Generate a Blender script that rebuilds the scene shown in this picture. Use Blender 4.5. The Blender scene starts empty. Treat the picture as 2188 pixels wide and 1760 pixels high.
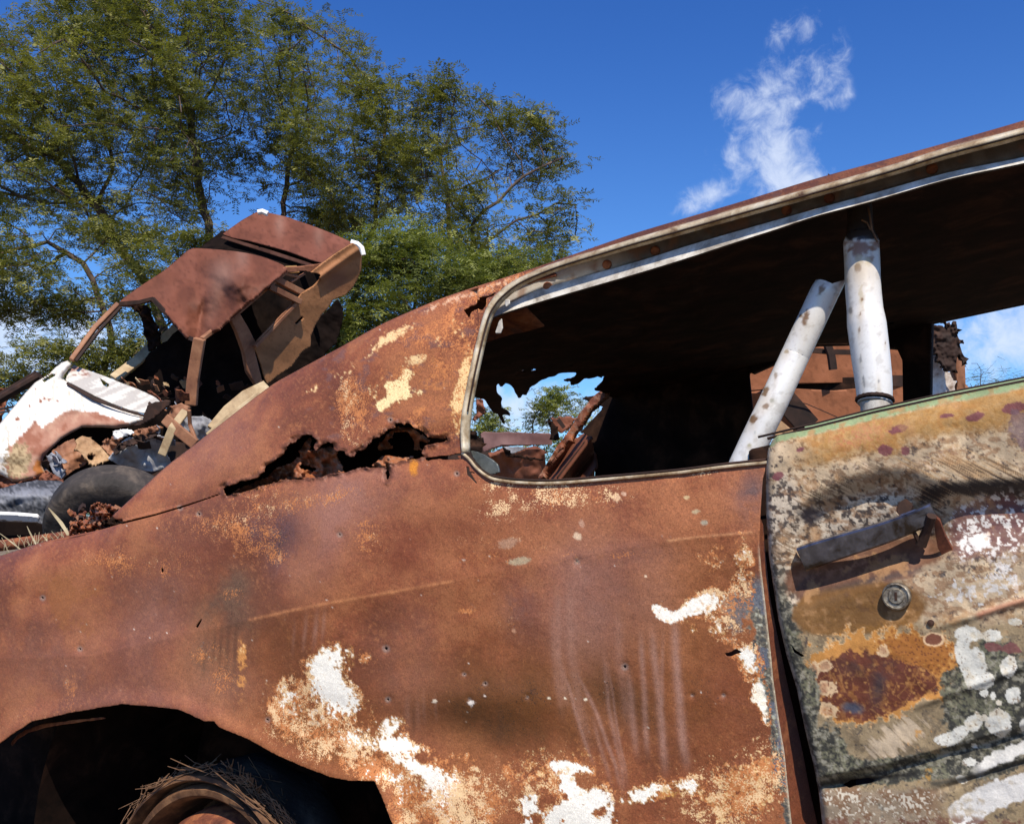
import bpy, math, random
import numpy as np
from mathutils import Vector
random.seed(7); RNG = np.random.default_rng(7)
SC = bpy.context.scene; COL = SC.collection

# ------------------------------------------------------------------ camera, sky, sun
PITCH = math.radians(6.0); FPX = 2100.0; CAMH = 0.98
cam_d = bpy.data.cameras.new('camera'); cam = bpy.data.objects.new('camera', cam_d); COL.objects.link(cam)
cam.location = (0, 0, CAMH); cam.rotation_euler = (math.radians(90) + PITCH, 0, 0)
cam_d.sensor_width = 36; cam_d.lens = FPX / 2188 * 36; cam_d.clip_start = 0.02; cam_d.clip_end = 3000
SC.camera = cam
SUN_DIR = Vector((0.10, -0.62, 0.78)).normalized()
SC.view_settings.view_transform = 'Standard'; SC.view_settings.look = 'None'
SC.view_settings.exposure = 0.28; SC.view_settings.gamma = 1.0
sun_d = bpy.data.lights.new('sun', 'SUN'); sun_d.energy = 5.0; sun_d.angle = math.radians(0.5); sun_d.color = (1.0, 0.91, 0.79)
sun = bpy.data.objects.new('sun', sun_d); COL.objects.link(sun)
sun.location = (0, -20, 30); sun.rotation_euler = SUN_DIR.to_track_quat('Z', 'Y').to_euler()

class NT:
    """short-hand for building node trees"""
    def __init__(s, tree): s.t = tree; s.n = tree.nodes; s.l = tree.links
    def new(s, typ, ins=None, **kw):
        n = s.n.new(typ)
        for k, v in kw.items(): setattr(n, k, v)
        for k, v in (ins or {}).items():
            if hasattr(v, 'is_output') or isinstance(v, bpy.types.NodeSocket): s.l.new(v, n.inputs[k])
            else: n.inputs[k].default_value = v
        return n
    def math(s, op, a, b=0.0, c=None, clamp=False):
        d = {0: a, 1: b}
        if c is not None: d[2] = c
        return s.new('ShaderNodeMath', d, operation=op, use_clamp=clamp).outputs[0]
    def mix(s, f, a, b, blend='MIX'):
        n = s.new('ShaderNodeMix', data_type='RGBA', blend_type=blend)
        for i, v in ((0, f), (6, a), (7, b)):
            if isinstance(v, bpy.types.NodeSocket): s.l.new(v, n.inputs[i])
            else: n.inputs[i].default_value = v
        return n.outputs[2]
    def noise(s, vec, scale, detail=4.0, rough=0.55, dist=0.0):
        d = {'Scale': scale, 'Detail': detail, 'Roughness': rough, 'Distortion': dist}
        if vec is not None: d['Vector'] = vec
        return s.new('ShaderNodeTexNoise', d).outputs['Fac']
    def ramp(s, fac, stops, interp='LINEAR'):
        r = s.new('ShaderNodeValToRGB', {0: fac}); cr = r.color_ramp; cr.interpolation = interp
        while len(cr.elements) < len(stops): cr.elements.new(0.5)
        for e, (p, c) in zip(cr.elements, stops):
            e.position = p; e.color = (c[0], c[1], c[2], 1) if not isinstance(c, (int, float)) else (c, c, c, 1)
        return r.outputs[0]
    def smooth(s, x, a, b):
        return s.new('ShaderNodeMapRange', {0: x, 1: a, 2: b, 3: 0.0, 4: 1.0}, interpolation_type='SMOOTHSTEP').outputs[0]

def build_world():
    w = bpy.data.worlds.new('World'); SC.world = w; w.use_nodes = True
    T = NT(w.node_tree); T.n.clear()
    sky = T.new('ShaderNodeTexSky', sky_type='NISHITA'); sky.sun_disc = False
    sky.sun_elevation = math.asin(SUN_DIR.z); sky.sun_rotation = math.atan2(SUN_DIR.x, SUN_DIR.y)
    sky.altitude = 200; sky.air_density = 1.0; sky.dust_density = 0.4; sky.ozone_density = 2.2
    blue = T.mix(1.0, sky.outputs[0], (0.52, 0.88, 1.30, 1), 'MULTIPLY')
    g = T.new('ShaderNodeTexCoord').outputs['Generated']
    sep = T.new('ShaderNodeSeparateXYZ', {0: g})
    X, Y, Z = sep.outputs
    az = T.math('ARCTAN2', X, Y)                 # azimuth, 0 at +Y
    el = T.math('ARCSINE', Z)
    # deeper towards the upper left of the view: polarised deep blue overhead
    elf = T.smooth(el, 0.10, 0.55)
    blue = T.mix(T.math('MULTIPLY', elf, 0.80), blue, T.mix(1.0, blue, (0.40, 0.62, 0.92, 1), 'MULTIPLY'))
    v = T.new('ShaderNodeCombineXYZ', {0: az, 1: el, 2: 0.0}).outputs[0]
    n1 = T.noise(v, 14.0, 10.0, 0.62, 0.6)
    n2 = T.noise(v, 42.0, 9.0, 0.64, 0.5)
    def blob(px, py, rx, ry, ang=0.0, k=1.0):
        a0 = math.atan2((px - 1094) / FPX, 1.0 * math.cos(PITCH) - (880 - py) / FPX * math.sin(PITCH))
        zz = math.sin(PITCH) + (880 - py) / FPX * math.cos(PITCH)
        e0 = math.asin(zz / math.sqrt(1 + ((px - 1094) / FPX) ** 2 + ((880 - py) / FPX) ** 2))
        rx /= FPX; ry /= FPX
        dx = T.math('SUBTRACT', az, a0); dy = T.math('SUBTRACT', el, e0)
        c, s_ = math.cos(ang), math.sin(ang)
        u = T.math('ADD', T.math('MULTIPLY', dx, c / rx), T.math('MULTIPLY', dy, s_ / rx))
        w_ = T.math('ADD', T.math('MULTIPLY', dx, -s_ / ry), T.math('MULTIPLY', dy, c / ry))
        r2 = T.math('ADD', T.math('MULTIPLY', u, u), T.math('MULTIPLY', w_, w_))
        return T.math('MULTIPLY', T.math('EXPONENT', T.math('MULTIPLY', r2, -1.0)), k)
    bl = [(1665, 335, 72, 52, 0.2, 1.0), (1650, 200, 80, 55, 0.5, 0.66), (1555, 220, 48, 32, 0, 0.60), (1760, 140, 60, 80, 0.1, 0.38), (1620, 270, 60, 30, 0, .3),
          (1700, 400, 60, 35, 0, 1.0), (1690, 65, 60, 30, 0.3, 0.42), (1500, 425, 55, 26, 0.3, 0.9), (1785, 215, 24, 16, 0, 0.6),
          (1560, 330, 50, 25, 0, 0.42), (1760, 380, 50, 20, 0, .5),
          (2240, 730, 190, 75, 0, 1.15), (2300, 600, 200, 60, 0, 0.5),
          (-30, 700, 230, 75, 0, 1.1), (160, 760, 220, 60, 0, .9), (-20, 590, 80, 30, 0, .4),
          (1150, 880, 200, 70, 0, 1.0), (700, 850, 300, 60, 0, .8), (1800, 900, 300, 70, 0, .9)]
    acc = None
    for b in bl:
        o = blob(*b); acc = o if acc is None else T.math('ADD', acc, o)
    nn = T.math('ADD', T.math('MULTIPLY', n1, 0.45), T.math('MULTIPLY', n2, 0.55))
    acc = T.math('MINIMUM', acc, 1.2)
    fld = T.math('ADD', T.math('MULTIPLY', acc, 0.70), T.math('MULTIPLY', T.math('MULTIPLY', T.math('SUBTRACT', nn, 0.5), 2.4), T.smooth(acc, 0.0, 0.25)))
    m = T.smooth(fld, 0.10, 0.95)
    # loose wisps low over the horizon, all round
    low = T.smooth(el, 0.20, 0.02)
    m2 = T.math('MULTIPLY', low, T.smooth(n1, 0.48, 0.72))
    m = T.math('MAXIMUM', m, T.math('MULTIPLY', m2, 0.8))
    cc = T.mix(n2, (4.8, 5.6, 7.2, 1), (7.2, 7.8, 9.0, 1))
    out = T.mix(T.math('MULTIPLY', m, 0.78), blue, cc)
    bg = T.new('ShaderNodeBackground', {'Color': out, 'Strength': 0.105})
    T.l.new(bg.outputs[0], T.new('ShaderNodeOutputWorld').inputs[0])
build_world()

# ------------------------------------------------------------------ rays from the photograph to planes in the world
CAM = np.array([0, 0, CAMH]); CP, SP = math.cos(PITCH), math.sin(PITCH)
def ray(x, y):
    x = np.atleast_1d(np.asarray(x, float)); y = np.atleast_1d(np.asarray(y, float))
    u = (x - 1094) / FPX; v = (880 - y) / FPX
    return np.stack([u, CP - v * SP, SP + v * CP], -1)
def zpt(x, y, z):               # point at distance z along the viewing axis
    return CAM + ray(x, y) * np.broadcast_to(np.asarray(z, float), np.shape(np.atleast_1d(x)))[..., None]
IN = np.array([0.5, 0.8660254, 0.0]); OUTN = -IN; UU = np.array([0.8660254, -0.5, 0.0]); UPV = np.array([0, 0, 1.0])
CA = float((ray(1640, 1100) * 1.3 @ IN)[0])
def A(x, y, d=0.0):             # point seen at (x, y) lying d metres inside the near side plane of the coupe
    r = ray(x, y); t = (CA + np.asarray(d, float)) / (r @ IN)
    return CAM + r * t[:, None]
def on_plane(x, y, p0, n):
    r = ray(x, y); t = ((np.asarray(p0) - CAM) @ n) / (r @ n)
    return CAM + r * t[:, None]
def uv(P):                      # metres along the coupe's side and up
    return P @ UU, P[:, 2]
def cv(s, x0, y0):
    return lambda pts: [(x0 + s * a, y0 + s * b) for a, b in pts]
T1 = cv(.4614, 0, 400); T2 = cv(.346, 400, 600); T3 = cv(.346, 950, 500); T4 = cv(.4037, 1500, 250); T5 = cv(.5248, 1500, 850)
T6 = cv(.3806, 0, 1100); T7 = cv(.4174, 800, 1100); T8 = cv(.603, 0, 0); D = cv(1.0148, 0, 0)
Q1 = cv(.2595, 0, 750); Q2 = cv(.167, 980, 780); Q3 = cv(.2913, 1560, 650); Q4 = cv(.3154, 180, 1600); Q5 = cv(.2884, 1400, 0)

# ------------------------------------------------------------------ noise
def _h(ix, iy, seed):
    n = (ix.astype(np.int64) * 374761393 + iy.astype(np.int64) * 668265263 + seed * 1442695041) & 0xffffffff
    n = ((n ^ (n >> 13)) * 1274126177) & 0xffffffff
    n = ((n ^ (n >> 16)) * 2246822519) & 0xffffffff
    return ((n ^ (n >> 15)) & 0xffffff) / float(0xffffff)
def vn(x, y, seed=0):
    ix = np.floor(x); iy = np.floor(y); fx = x - ix; fy = y - iy
    fx = fx * fx * fx * (fx * (fx * 6 - 15) + 10); fy = fy * fy * fy * (fy * (fy * 6 - 15) + 10)
    a = _h(ix, iy, seed); b = _h(ix + 1, iy, seed); c = _h(ix, iy + 1, seed); d = _h(ix + 1, iy + 1, seed)
    return (a * (1 - fx) + b * fx) * (1 - fy) + (c * (1 - fx) + d * fx) * fy
def fbm(x, y, o=4, seed=0, g=0.5):
    s = 0; a = 1; t = 0
    for k in range(o):
        c, sn = math.cos(k * 1.1), math.sin(k * 1.1)
        s = s + a * vn((x * c - y * sn) * 2 ** k + 13.7 * k, (x * sn + y * c) * 2 ** k - 7.3 * k, seed + k * 17); t += a; a *= g
    v = s / t
    return np.clip((v - 0.5) * 1.55 + 0.5, 0, 1)
def worley(x, y, seed=0):
    ix = np.floor(x); iy = np.floor(y); f1 = np.full(x.shape, 9.0); f2 = np.full(x.shape, 9.0); idv = np.zeros(x.shape)
    for dx in (-1, 0, 1):
        for dy in (-1, 0, 1):
            cx = ix + dx; cy = iy + dy
            d = np.hypot(cx + _h(cx, cy, seed) - x, cy + _h(cx, cy, seed + 5) - y); r = _h(cx, cy, seed + 9)
            m = d < f1
            f2 = np.where(m, f1, np.minimum(f2, d)); idv = np.where(m, r, idv); f1 = np.where(m, d, f1)
    return f1, f2, idv
def ss(x, a, b):
    t = np.clip((x - a) / (b - a), 0, 1); return t * t * (3 - 2 * t)
def gb(x, y, cx, cy, rx, ry, ang=0.0, p=1.0):
    c, s = math.cos(math.radians(ang)), math.sin(math.radians(ang))
    u = ((x - cx) * c + (y - cy) * s) / rx; v = (-(x - cx) * s + (y - cy) * c) / ry
    return np.exp(-(u * u + v * v) ** p)
def segd(x, y, pts, closed=False):       # distance to a polyline and the inside flag
    P = np.asarray(pts, float); n = len(P); best = np.full(x.shape, 1e9); ins = np.zeros(x.shape, bool)
    for i in range(n if closed else n - 1):
        a = P[i]; b = P[(i + 1) % n]; e = b - a; L = e @ e + 1e-9
        t = np.clip(((x - a[0]) * e[0] + (y - a[1]) * e[1]) / L, 0, 1)
        best = np.minimum(best, np.hypot(x - a[0] - t * e[0], y - a[1] - t * e[1]))
        if closed and a[1] != b[1]:
            c = (a[1] > y) != (b[1] > y)
            xi = a[0] + (y - a[1]) * e[0] / (e[1] if e[1] != 0 else 1e-9)
            ins ^= c & (x < xi)
    return best, ins
def sdf(x, y, pts):
    d, i = segd(x, y, pts, True); return np.where(i, d, -d)
def smoothline(pts, n=6):                # Catmull-Rom through the points
    P = np.asarray(pts, float); Q = np.vstack([2 * P[0] - P[1], P, 2 * P[-1] - P[-2]]); out = []
    for i in range(1, len(Q) - 2):
        for t in np.linspace(0, 1, n, endpoint=False):
            out.append(0.5 * (2 * Q[i] + (Q[i + 1] - Q[i - 1]) * t + (2 * Q[i - 1] - 5 * Q[i] + 4 * Q[i + 1] - Q[i + 2]) * t * t
                              + (3 * Q[i] - Q[i - 1] - 3 * Q[i + 1] + Q[i + 2]) * t ** 3))
    out.append(P[-1]); return np.array(out)

# ------------------------------------------------------------------ materials
MATS = {}
def principled(T, color, rough, metal=0.0, bump=None, bd=0.002, spec=0.5, extra=None):
    b = T.new('ShaderNodeBsdfPrincipled', {'Base Color': color, 'Roughness': rough, 'Metallic': metal, 'Specular IOR Level': spec})
    if bump is not None:
        T.l.new(T.new('ShaderNodeBump', {'Height': bump, 'Strength': 1.0, 'Distance': bd}).outputs[0], b.inputs['Normal'])
    T.l.new(b.outputs[0], T.new('ShaderNodeOutputMaterial').inputs[0]); return b
def new_mat(name):
    m = bpy.data.materials.new(name); m.use_nodes = True; T = NT(m.node_tree); T.n.clear(); MATS[name] = m
    return m, T, T.new('ShaderNodeTexCoord').outputs['Object']
def painted(name, rough=0.7, spec=0.3, grain=420, bump=0.0009, amp=0.22, metal=0.0, stipple=False):
    """metal whose rust and paint patches are computed per vertex (attribute Col), with procedural grain"""
    m, T, o = new_mat(name)
    c = T.new('ShaderNodeAttribute', attribute_name='Col').outputs['Color']
    n1 = T.noise(o, grain, 4.0, 0.75); n2 = T.noise(o, grain * .22, 5.0, 0.65)
    if stipple:                                   # Spk: orange, cream and dark pepper amounts
        s = T.new('ShaderNodeSeparateColor', {0: T.new('ShaderNodeAttribute', attribute_name='Spk').outputs['Color']})
        na = T.noise(o, 330, 5.0, 0.72); nb = T.noise(T.new('ShaderNodeVectorMath', {0: o, 1: (3.1, 1.7, 5.2)}, operation='ADD').outputs[0], 420, 5.0, 0.72)
        c = T.mix(T.math('MULTIPLY', T.smooth(n1, 0.50, 0.68), 0.42), c, T.mix(1.0, c, (1.7, 1.75, 1.7, 1), 'MULTIPLY'))
        c = T.mix(T.math('MULTIPLY', T.smooth(nb, 0.52, 0.38), T.ramp(T.new('ShaderNodeRGBToBW', {0: c}).outputs[0], [(.25, .55), (.6, .10)])), c, T.mix(1.0, c, (0.50, 0.44, 0.45, 1), 'MULTIPLY'))
        for i, nn, colr in ((2, nb, (.045, .020, .012, 1)), (0, na, (.52, .19, .060, 1)), (1, nb, (.78, .53, .28, 1))):
            f = T.math('ADD', s.outputs[i], T.math('MULTIPLY', T.math('SUBTRACT', nn, 0.5), 2.4))
            c = T.mix(T.math('MULTIPLY', T.smooth(f, 0.50, 0.72), T.smooth(s.outputs[i], 0.02, 0.15)), c, colr)
    k = T.math('ADD', T.math('MULTIPLY', T.math('SUBTRACT', n1, 0.5), amp * 2.2), T.math('MULTIPLY', T.math('SUBTRACT', n2, 0.5), amp * 1.6))
    k = T.math('ADD', k, 1.0)
    kk = T.new('ShaderNodeCombineXYZ', {0: k, 1: k, 2: k}).outputs[0]
    col = T.mix(1.0, c, kk, 'MULTIPLY')
    r = T.math('ADD', T.math('MULTIPLY', n2, 0.22), rough - 0.11)
    h = T.math('ADD', T.math('MULTIPLY', n1, 0.35), n2)
    principled(T, col, r, metal, h, bump, spec)
    return m
def mottled(name, cols, scale=12, rough=0.8, bump=0.001, spec=0.3, metal=0.0, detail=8.0, dist=0.4, fine=260):
    m, T, o = new_mat(name)
    n = T.noise(o, scale, detail, 0.62, dist)
    c = T.ramp(n, cols)
    n2 = T.noise(o, fine, 3.0, 0.6)
    k = T.math('ADD', T.math('MULTIPLY', n2, 0.5), 0.75)
    c = T.mix(1.0, c, T.new('ShaderNodeCombineXYZ', {0: k, 1: k, 2: k}).outputs[0], 'MULTIPLY')
    principled(T, c, rough, metal, T.math('ADD', n, T.math('MULTIPLY', n2, .3)), bump, spec)
    return m
R_DK = (.050, .017, .010); R_MD = (.150, .046, .023); R_OR = (.30, .105, .040); R_LT = (.36, .19, .11)
panel_m = painted('weathered_body_metal', 0.58, 0.36, grain=500, stipple=True)
door_m = painted('weathered_door_metal', 0.68, 0.3, grain=500, amp=0.26)
tube_m = painted('worn_silver_paint', 0.34, 0.5, grain=300, bump=.0003, amp=.06, metal=0.10)
bgm_fine = painted('rail_and_panel_metal', 0.6, 0.3, grain=400, bump=.0006, amp=.2)
bgm = painted('background_car_metal', 0.66, 0.15, grain=60, bump=.004, amp=.10)
rust_m = mottled('rust', [(.30, R_DK), (.47, R_MD), (.60, R_OR), (.74, R_LT)], 26, detail=11.0)
rim_m = mottled('rim_rust', [(.3, (.030, .014, .008)), (.48, (.095, .045, .022)), (.60, (.17, .085, .040)), (.75, (.24, .13, .065))], 24, .7, detail=10.0)
shade_black_m = mottled('shade_black', [(.3, (.004, .003, .003)), (.7, (.016, .010, .008))], 6, .95, spec=.05)  # near-black for sheets in dark openings; their shade is put into the colour
rust_dk = mottled('dark_rust', [(.3, (.012, .007, .005)), (.55, (.035, .017, .011)), (.75, (.075, .032, .018))], 9)
interior_m = mottled('dark_interior', [(.35, (.007, .004, .003)), (.52, (.018, .009, .006)), (.70, (.055, .026, .015))], 11, 0.9, spec=.1)  # single very dark tone for cabin, wheel house and backing sheets
rust_plain = mottled('plain_rust_sheet', [(.3, (.115, .038, .020)), (.55, (.20, .068, .034)), (.75, (.27, .095, .045))], 4, 0.7, fine=60)
rail_m = mottled('worn_grey_rail_paint', [(.28, (.16, .13, .10)), (.45, (.40, .36, .30)), (.6, (.60, .57, .50)), (.8, (.70, .67, .62))], 30, 0.6, .0006)
trim_m = mottled('tarnished_trim', [(.30, (.12, .06, .03)), (.42, (.34, .24, .13)), (.58, (.58, .48, .32)), (.75, (.68, .62, .50))], 34, 0.40, .0004, 0.5, 0.20)
chrome_m = mottled('pitted_chrome', [(.36, (.05, .038, .030)), (.46, (.11, .11, .125)), (.62, (.19, .195, .23)), (.75, (.34, .35, .38))], 45, 0.25, .0005, 0.6, 0.8)
lock_m = mottled('dull_lock_metal', [(.35, (.07, .055, .04)), (.5, (.20, .17, .13)), (.65, (.40, .36, .28))], 140, 0.5, .0008, 0.4, 0.6)
rubber_m = mottled('old_rubber', [(.3, (.020, .017, .015)), (.5, (.045, .037, .032)), (.7, (.13, .10, .075))], 9, 0.8, .006, fine=60)
wire_m = mottled('rusty_wire', [(.3, (.07, .035, .020)), (.6, (.20, .11, .06)), (.8, (.34, .21, .13))], 40, 0.7)
white_m = mottled('chalky_white_paint', [(.25, (.50, .42, .34)), (.36, (.76, .74, .70)), (.8, (.84, .83, .80))], 5, 0.5, .001, fine=60)
grey_m = mottled('dusty_grey_metal', [(.3, (.10, .10, .11)), (.55, (.26, .27, .30)), (.8, (.46, .47, .50))], 6, 0.55, .003, fine=50)
liner_m = mottled('pale_grey_liner', [(.3, (.16, .15, .15)), (.5, (.36, .36, .37)), (.75, (.52, .52, .53))], 6, 0.7, .003, fine=50)
tan_m = mottled('tan_bracket_paint', [(.3, (.22, .11, .05)), (.6, (.42, .26, .13)), (.8, (.5, .34, .2))], 6, 0.7, .003, fine=60)
glass_m = mottled('dusty_dark_glass', [(.3, (.05, .055, .05)), (.6, (.12, .13, .12)), (.8, (.25, .26, .24))], 30, 0.35, .0004, .6)
wood_m = mottled('weathered_wood', [(.30, (.06, .04, .03)), (.40, (.30, .22, .17)), (.5, (.66, .60, .53)), (.8, (.74, .70, .64))], 5, 0.85, .004, fine=50)
bark_m = mottled('bark', [(.3, (.030, .020, .014)), (.5, (.085, .058, .042)), (.75, (.20, .15, .12))], 6, 0.9, .01, fine=40)
dryg_m = mottled('dry_grass', [(.3, (.25, .19, .10)), (.7, (.5, .43, .27))], 6, 0.8)
def ground_mat():
    m, T, o = new_mat('dry_ground')
    n = T.noise(o, 0.8, 10.0, 0.65); n2 = T.noise(o, 14, 6.0, 0.6)
    c = T.ramp(T.math('ADD', T.math('MULTIPLY', n, .7), T.math('MULTIPLY', n2, .3)),
               [(.3, (.07, .05, .03)), (.5, (.17, .12, .07)), (.65, (.24, .19, .11)), (.8, (.12, .13, .05))])
    principled(T, c, 0.95, 0, n2, .03)
    return m
def leaf_mat(name, a, b):
    m, T, o = new_mat(name)
    c = T.new('ShaderNodeAttribute', attribute_name='Col').outputs['Fac']
    col = T.mix(c, a + (1,), b + (1,))
    p = T.new('ShaderNodeBsdfPrincipled', {'Base Color': col, 'Roughness': 0.6, 'Specular IOR Level': 0.25})
    t = T.new('ShaderNodeBsdfTranslucent', {'Color': T.mix(1.0, col, (1.1, 1.25, 0.5, 1), 'MULTIPLY')})
    mx = T.new('ShaderNodeMixShader', {0: 0.28, 1: p.outputs[0], 2: t.outputs[0]})
    T.l.new(mx.outputs[0], T.new('ShaderNodeOutputMaterial').inputs[0])
    return m
leaf_a = leaf_mat('olive_leaves', (.075, .085, .022), (.29, .275, .078))
leaf_b = leaf_mat('fresh_leaves', (.10, .12, .030), (.34, .355, .095))

# ------------------------------------------------------------------ object helpers
ORG = {}
def tag(o, label=None, cat=None, group=None, kind=None):
    if label: o['label'] = label
    if cat: o['category'] = cat
    if group: o['group'] = group
    if kind: o['kind'] = kind
    return o
def empty(name, loc, label=None, cat=None, group=None):
    o = bpy.data.objects.new(name, None); COL.objects.link(o); o.location = loc; o.empty_display_size = 0.2
    ORG[o.name] = np.array(loc, float); return tag(o, label, cat, group)
def mesh_obj(name, V, F, mat, parent=None, col=None, smooth=True, solid=0.0, origin=None):
    V = np.asarray(V, float)
    if parent is not None: org = ORG[parent.name]
    elif origin is not None: org = np.asarray(origin, float)
    else: org = np.array([V[:, 0].mean(), V[:, 1].mean(), V[:, 2].min()])
    me = bpy.data.meshes.new(name)
    if isinstance(F, np.ndarray):
        k = F.shape[1]; me.vertices.add(len(V)); me.vertices.foreach_set('co', (V - org).astype(np.float32).ravel())
        me.loops.add(F.size); me.loops.foreach_set('vertex_index', F.astype(np.int32).ravel())
        me.polygons.add(len(F)); me.polygons.foreach_set('loop_start', np.arange(0, F.size, k, dtype=np.int32))
        me.polygons.foreach_set('loop_total', np.full(len(F), k, np.int32)); me.update(calc_edges=True)
    else:
        me.from_pydata([tuple(p) for p in (V - org)], [], F); me.update()
    if smooth: me.polygons.foreach_set('use_smooth', np.ones(len(me.polygons), bool))
    if col is not None:
        at = me.color_attributes.new('Col', 'FLOAT_COLOR', 'POINT')
        c4 = np.ones((len(V), 4), np.float32); c4[:, :3] = col; at.data.foreach_set('color', c4.ravel())
    me.materials.append(mat)
    o = bpy.data.objects.new(name, me); COL.objects.link(o)
    if parent is not None: o.parent = parent
    else: o.location = org
    ORG[o.name] = org
    if solid:
        md = o.modifiers.new('thickness', 'SOLIDIFY'); md.thickness = solid; md.offset = -1 if solid > 0 else 1
        md.thickness = abs(solid)
    return o
class MB:
    def __init__(s): s.v = []; s.f = []
    def add(s, V, F):
        n = len(s.v); s.v += [tuple(map(float, p)) for p in V]; s.f += [tuple(i + n for i in f) for f in F]; return s
    def tube(s, pts, r, n=8, cap=True, flat=1.0, up=None):
        P = [np.asarray(p, float) for p in pts]; R = r if hasattr(r, '__len__') else [r] * len(P)
        V = []; F = []; prev = None
        for i, p in enumerate(P):
            t = P[min(i + 1, len(P) - 1)] - P[max(i - 1, 0)]; t = t / (np.linalg.norm(t) + 1e-12)
            if prev is None:
                a = np.array([0, 0, 1.0]) if up is None else np.asarray(up, float)
                if abs(t @ a) > 0.95: a = np.array([1.0, 0, 0])
            else: a = prev
            x = a - t * (a @ t); x /= np.linalg.norm(x) + 1e-12; y = np.cross(t, x); prev = x
            for k in range(n):
                an = 2 * math.pi * (k + .5) / n; V.append(p + R[i] * (math.cos(an) * x + flat * math.sin(an) * y))
        for i in range(len(P) - 1):
            for k in range(n): F.append((i * n + k, i * n + (k + 1) % n, (i + 1) * n + (k + 1) % n, (i + 1) * n + k))
        if cap: F.append(tuple(range(n))[::-1]); F.append(tuple(len(V) - n + k for k in range(n)))
        return s.add(V, F)
    def box(s, c, ax, ay, az, sx, sy, sz):          # centre, axes, full sizes
        c = np.asarray(c, float); V = []
        for i in (-.5, .5):
            for j in (-.5, .5):
                for k in (-.5, .5): V.append(c + np.asarray(ax) * sx * i + np.asarray(ay) * sy * j + np.asarray(az) * sz * k)
        return s.add(V, [(0, 1, 3, 2), (4, 6, 7, 5), (0, 4, 5, 1), (2, 3, 7, 6), (0, 2, 6, 4), (1, 5, 7, 3)])
    def beam(s, a, b, w, h, up):
        a = np.asarray(a, float); b = np.asarray(b, float); t = b - a; L = np.linalg.norm(t); t /= L
        up = np.asarray(up, float); u = up - t * (up @ t); u /= np.linalg.norm(u); v = np.cross(t, u)
        return s.box((a + b) / 2, t, v, u, L, w, h)
    def lathe(s, c, axis, prof, n=64, a0=0.0, a1=2 * math.pi, upv=None, jit=None):   # prof: (radius, distance along axis)
        c = np.asarray(c, float); ax = np.asarray(axis, float); ax /= np.linalg.norm(ax)
        up = np.array([0, 0, 1.0]) if upv is None else np.asarray(upv, float)
        x = up - ax * (ax @ up); x /= np.linalg.norm(x); y = np.cross(ax, x); V = []; F = []; m = len(prof); closed = abs(a1 - a0 - 2 * math.pi) < 1e-6
        N = n if closed else n + 1
        for k in range(N):
            a = a0 + (a1 - a0) * k / n
            for j, (r, h) in enumerate(prof):
                rr = r * (1 + (jit(a, j) if jit else 0)); V.append(c + ax * h + rr * (math.cos(a) * x + math.sin(a) * y))
        for k in range(n):
            k2 = (k + 1) % N
            for j in range(m - 1): F.append((k * m + j, k2 * m + j, k2 * m + j + 1, k * m + j + 1))
        return s.add(V, F)
    def build(s, name, mat, parent=None, smooth=False, col=None, bevel=0.0, origin=None, solid=0.0):
        V = np.array(s.v); c = col(V) if callable(col) else col
        o = mesh_obj(name, V, s.f, mat, parent, c, smooth, solid, origin)
        if bevel:
            md = o.modifiers.new('bevel', 'BEVEL'); md.width = bevel; md.segments = 2; md.limit_method = 'ANGLE'
        if smooth:
            try:
                o.data.set_sharp_from_angle(angle=math.radians(38))
            except Exception: pass
        return o
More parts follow.
